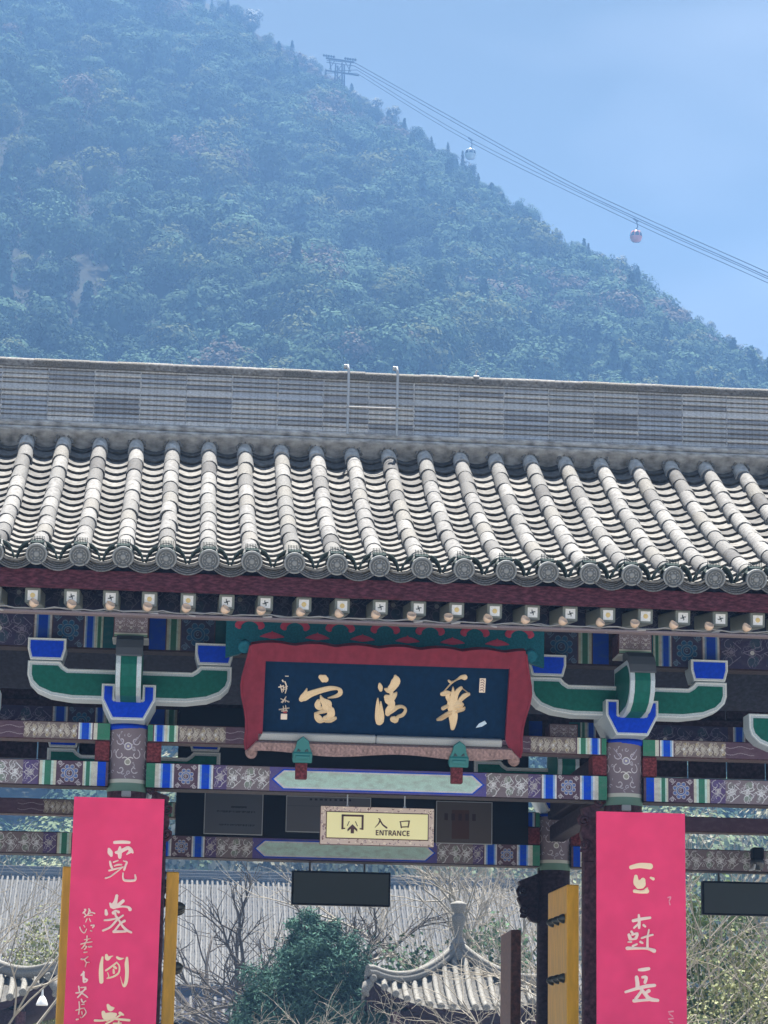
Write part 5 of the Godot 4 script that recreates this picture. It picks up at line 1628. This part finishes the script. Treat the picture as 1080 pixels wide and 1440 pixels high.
# ---------------------------------------------------------------- the mountain
var CREST := [Vector3(-330, 250, -420), Vector3(-210, 268, -470), Vector3(-120, 272, -490), Vector3(-48, 265, -500), Vector3(-15.7, 251.4, -492.2), Vector3(2.2, 238.9, -485.4), Vector3(7.7, 233.2, -480.3), Vector3(19.3, 221.8, -472.0), Vector3(26.6, 212.3, -461.6), Vector3(39.0, 197.7, -446.7), Vector3(49.5, 186.4, -435.6), Vector3(56.7, 174.4, -424.6), Vector3(63.7, 165.7, -415.5), Vector3(73.6, 153.6, -401.8), Vector3(77.5, 148.9, -394.9), Vector3(82.1, 140.5, -385.9), Vector3(87.4, 132.3, -375.5), Vector3(94.0, 123.6, -362.6), Vector3(103.4, 110.7, -345.6), Vector3(135, 84, -320), Vector3(190, 50, -280), Vector3(260, 25, -230)]
var hill_noise := FastNoiseLite.new()

func hill_point(u: float, t: float) -> Vector3:                  # u along the crest 0..1, t 0 foot .. 1 crest .. 1.5 behind
	var k := u * (CREST.size() - 1)
	var i := mini(int(k), CREST.size() - 2)
	var c: Vector3 = CREST[i].lerp(CREST[i + 1], k - i)
	var flat := Vector2(c.x + 1.63, c.z - 19.57)
	var foot := flat.normalized() * 152.0
	var q := foot.lerp(flat, t)
	var h := 0.0
	if t <= 1.0:
		h = lerpf(2.0, c.y, 0.80 * t + 0.20 * t * t)
	else:
		h = c.y - (t - 1.0) * flat.length() * 0.6
	var p := Vector3(q.x - 1.63, h, q.y + 19.57)
	p.y += hill_noise.get_noise_2d(p.x, p.z) * 26.0 * sin(PI * clampf(t, 0.0, 1.0)) * (1.0 - minf(t, 1.0)) - 5.5 * clampf(t, 0.0, 1.0)
	return p

func build_hill() -> void:
	hill_noise.seed = 4
	hill_noise.frequency = 0.010
	hill_noise.fractal_octaves = 4
	var rows := []
	for i in 61:
		var row := PackedVector3Array()
		for j in 96: row.append(hill_point(j / 95.0, i / 40.0))
		rows.append(row)
	var m := Mb.new()
	m.surf(rows)
	tag(obj("hill", m, M["soil"]), "steep mountain slope rising behind the gate", "", "", "structure")
	var kinds := []
	for v in 4: kinds.append(round_mesh(6.4 + 0.5 * v, 2.5 + 0.2 * (v % 3), 300 + v).mesh())
	for v in 3: kinds.append(conifer_mesh(6.4 + 0.6 * v, 2.15 + 0.2 * v, 320 + v).mesh())
	var tint := FastNoiseLite.new()
	tint.seed = 9
	tint.frequency = 0.018
	var spots := []
	for k in kinds.size(): spots.append([])
	rng.seed = 404
	var made := 0
	# even spread over the slope: steps of about four metres across and along
	for j in 210:
		for i in 54:
			var u := (j + rng.randf()) / 210.0
			var t := (i + rng.randf()) / 54.0
			var p := hill_point(u, t)
			var flat := Vector2(p.x + 1.63, p.z - 19.57)
			var az := rad_to_deg(atan2(flat.x, -flat.y))
			if az < -9 or az > 19: continue
			var crest_len := 20.0
			var want := clampf(flat.length() / 520.0, 0.25, 1.0)
			var dens := tint.get_noise_2d(p.x * 1.7 + 300, p.z * 1.7)
			if rng.randf() > want * 0.85: continue
			var w := tint.get_noise_2d(p.x, p.z)
			var conifer := rng.randf() < (0.26 if w > 0.0 else 0.10)
			var kind := (4 + rng.randi() % 3) if conifer else rng.randi() % 4
			var s := rng.randf_range(0.75, 1.65) * clampf((1.04 - t) * 7.0, 0.42, 1.0)
			var tr := Transform3D(Basis(Vector3.UP, rng.randf() * TAU).scaled(Vector3(s, s * (rng.randf_range(0.85, 1.15) if conifer else rng.randf_range(0.78, 1.05)), s)), p - Vector3(0, 0.6 + 0.8 * s, 0))
			var col := Color(0.054, 0.090, 0.062) * rng.randf_range(0.55, 1.5)
			if conifer: col = Color(0.042, 0.076, 0.060) * rng.randf_range(0.75, 1.35)
			elif w < -0.30 and rng.randf() < 0.5: col = Color(0.105, 0.094, 0.078) * rng.randf_range(0.8, 1.3)
			elif rng.randf() < 0.14: col = Color(0.10, 0.12, 0.06)
			spots[kind].append([tr, col])
			made += 1
	var forest := Node3D.new()
	forest.name = "forest"
	add_child(forest, true)
	tag(forest, "dense mixed wood covering the hazy mountainside", "forest", "", "stuff")
	for k in kinds.size():
		var mm := MultiMesh.new()
		mm.transform_format = MultiMesh.TRANSFORM_3D
		mm.use_colors = true
		mm.mesh = kinds[k]
		mm.instance_count = spots[k].size()
		for i in spots[k].size():
			mm.set_instance_transform(i, spots[k][i][0])
			mm.set_instance_color(i, spots[k][i][1])
		var o := MultiMeshInstance3D.new()
		o.name = "round_trees" if k < 4 else "conifers"
		o.multimesh = mm
		o.material_override = M["forest_leaf"]
		forest.add_child(o, true)
		tag(o, "", "", "", "stuff")
	# single trees along the skyline
	for v in 3:
		var q := mat("skyline_leaf_%d" % v, [Color(0.034, 0.060, 0.038), Color(0.026, 0.050, 0.036), Color(0.05, 0.075, 0.045)][v], 0.7)
		q.vertex_color_use_as_albedo = true
	var protos := []
	for v in 2:
		var t := thing("skyline_tree", ["rounded dark tree on the mountain skyline", "pointed dark conifer on the mountain skyline"][v], "tree", Transform3D(), ["rounded trees on the skyline", "conifers on the skyline"][v])
		put("crown", kinds[1] if v == 0 else kinds[4], M["skyline_leaf_%d" % v], t)
		var tk := Mb.new()
		tk.tube([Vector3(0, -0.8, 0), Vector3(0, 3.0, 0)], [0.24, 0.14], 7)
		obj("trunk", tk, M["bark_dark"], t)
		protos.append(t)
	rng.seed = 55
	var first := [true, true]
	var u := 0.225
	while u < 0.86:
		var v := 1 if rng.randf() < 0.45 else 0
		var o: Node3D = protos[v] if first[v] else protos[v].duplicate()
		if not first[v]: add_child(o, true)
		first[v] = false
		var s := rng.randf_range(0.32, 0.62) * (1.2 if rng.randf() < 0.12 else 1.0)
		var p := hill_point(u, rng.randf_range(0.985, 1.0))
		o.transform = Transform3D(Basis(Vector3.UP, rng.randf() * TAU).scaled(Vector3(s * 0.9, s * rng.randf_range(0.9, 1.3), s * 0.9)), p - Vector3(0, 0.8, 0))
		u += rng.randf_range(0.006, 0.016)
	var big := thing("skyline_tree", "tall dark tree standing out above the skyline near the summit", "tree", at3(9.0, 222.5, -476))
	put("crown", kinds[2], M["skyline_leaf_1"], big)
	var bt := Mb.new()
	bt.tube([Vector3(0, -1.5, 0), Vector3(0, 3.0, 0)], [0.3, 0.18], 7)
	obj("trunk", bt, M["bark_dark"], big)
	var spruce := thing("silver_spruce", "pale silvery spruce low on the mountainside above the roof ridge", "tree", at3(-21, 71, -248))
	put("crown", conifer_mesh(9.5, 2.6, 345).mesh(), mat("spruce_leaf", Color(0.14, 0.19, 0.17), 0.7), spruce)
	M["spruce_leaf"].vertex_color_use_as_albedo = true
	var sk := Mb.new()
	sk.tube([Vector3(0, -4, 0), Vector3(0, 3, 0)], [0.3, 0.2], 7)
	obj("trunk", sk, M["bark_dark"], spruce)

func build_cableway() -> void:
	# tower on the crest
	var at := Vector3(27.0, 199.0, -449.5)
	var t := thing("cableway_tower", "steel cableway tower with crossarms on the mountain crest", "cableway tower", Transform3D(Basis(Vector3.UP, -0.45), at))
	var b := func(called: String, p: Vector3, q: Vector3, r: float):
		var m := Mb.new()
		m.tube([p, q], [r, r], 6)
		obj(called, m, M["rope_dark"], t)
	for s in [-1, 1]:
		for z in [-0.6, 0.6]:
			(b as Callable).call("leg", Vector3(s * 1.0, -3, z), Vector3(s * 0.7, 7.4, z), 0.16)
	for y in [1.0, 3.0, 5.0]:
		(b as Callable).call("brace", Vector3(-0.95, y, 0.6), Vector3(0.75, y + 2.0, 0.6), 0.09)
		(b as Callable).call("brace", Vector3(0.95, y, 0.6), Vector3(-0.75, y + 2.0, 0.6), 0.09)
	obj("crossarm", boxed(Vector3(0, 8.3, 0), Vector3(6.6, 0.35, 0.35), 0.03, Basis(Vector3.BACK, -0.28)), M["rope_dark"], t)
	obj("crossarm", boxed(Vector3(0.6, 5.4, 0), Vector3(7.6, 0.30, 0.3), 0.03, Basis(Vector3.BACK, -0.28)), M["rope_dark"], t)
	for x in [-2.4, 2.4]:
		(b as Callable).call("post", Vector3(x, 8.3 - x * 0.28, 0), Vector3(x * 0.8, 5.6 - x * 0.22, 0), 0.13)
		(b as Callable).call("post", Vector3(x * 0.4, 8.4 - x * 0.1, 0), Vector3(x, 6.0 - x * 0.26, 0), 0.09)
		var wheels := Mb.new()
		for j in 5:
			wheels.lathe([Vector2(0.01, -0.09), Vector2(0.26, -0.09), Vector2(0.22, 0.0), Vector2(0.26, 0.09), Vector2(0.01, 0.09)], 12, Transform3D(Basis(Vector3.RIGHT, Vector3.BACK, Vector3.DOWN), Vector3(x + 0.55 * (j - 2), 8.75 - (x + 0.55 * (j - 2)) * 0.28, 0.3)))
		obj("sheave_train", wheels, M["rope_dark"], t)
	# cables: two tracks, each with a carrying and a hauling rope
	var up := [Vector3(30.0, 206.9, -449.4), Vector3(64.9, 175.9, -423.5), Vector3(79.7, 159.4, -402.7), Vector3(97.0, 138.8, -373.2), Vector3(116, 116, -341)]
	var lo := [Vector3(30.4, 204.4, -447.3), Vector3(51.61, 182.5, -427.3), Vector3(77.75, 154.6, -392.86), Vector3(94.7, 134.7, -364.5), Vector3(113, 113, -335)]
	var names := ["upper carrying rope of the cableway beside the skyline", "upper hauling rope just under the carrying rope", "lower rope of the cableway that bears both cabins", "lower hauling rope under the cabins' rope"]
	for k in 4:
		var src := up if k < 2 else lo
		var pts := [Vector3(24.2, 207.2 - (0.4 if k % 2 else 0.0) - (2.4 if k > 1 else 0.0), -449.7)]
		for i in src.size() - 1:
			for j in 6:
				pts.append(src[i].cubic_interpolate(src[i + 1], src[maxi(i - 1, 0)], src[mini(i + 2, src.size() - 1)], j / 6.0) - Vector3(0, 0.75 * (k % 2), 0))
		pts.append(src[-1] - Vector3(0, 0.75 * (k % 2), 0))
		var rr := []
		for i in pts.size(): rr.append(0.085 if k < 2 else 0.07)
		var m := Mb.new()
		m.tube(pts, rr, 6)
		tag(obj("cableway_rope", m, M["rope_dark"]), names[k], "cable")
	cabin("grey cable car cabin low over the skyline trees", Vector3(51.61, 182.43, -427.27), M["gondola_grey"])
	cabin("orange cable car cabin hanging in the open sky", Vector3(77.75, 154.52, -392.86), M["gondola_orange"])

func cabin(label: String, grip: Vector3, paint: Material) -> void:
	var t := thing("cable_car", label, "cable car", at3(grip.x, grip.y - 4.25, grip.z))
	var body := Mb.new()
	var prof := []
	for i in 15:
		var a := -PI / 2 + PI * i / 14
		prof.append(Vector2(maxf(0.01, 1.12 * pow(cos(a), 0.75)), 1.15 * sin(a) + 1.15))
	body.lathe(prof, 24, Transform3D())
	obj("body", body, paint, t)
	for k in 8:
		var w := Mb.new()
		var rows := []
		for i in 5:
			var row := PackedVector3Array()
			for j in 5:
				var a := TAU * k / 8 + lerpf(-0.30, 0.30, j / 4.0)
				var e := lerpf(-0.12, 0.62, i / 4.0)
				row.append(Vector3(-cos(a) * 1.135 * pow(cos(e), 0.75), 1.15 + 1.15 * sin(e), sin(a) * 1.135 * pow(cos(e), 0.75)))
			rows.append(row)
		w.surf(rows)
		obj("window", w, M["gondola_glass"], t)
	var arm := Mb.new()
	arm.tube([Vector3(-0.2, 2.28, 0), Vector3(0.1, 2.55, 0), Vector3(0.32, 3.0, 0), Vector3(0.22, 3.6, 0), Vector3(0, 4.2, 0)], [0.10, 0.10, 0.10, 0.09, 0.10], 8)
	obj("hanger_arm", arm, M["rope_dark"], t)
	obj("grip", boxed(Vector3(0, 4.25, 0), Vector3(1.1, 0.28, 0.3), 0.05, Basis(Vector3.BACK, -0.55)), M["rope_dark"], t)
	var step := Mb.new()
	step.tube([Vector3(-0.85, 0.35, 0.0), Vector3(-0.5, 0.02, 0), Vector3(0.5, 0.02, 0), Vector3(0.85, 0.35, 0)], [0.07, 0.08, 0.08, 0.07], 6)
	obj("bumper", step, M["rope_dark"], t)
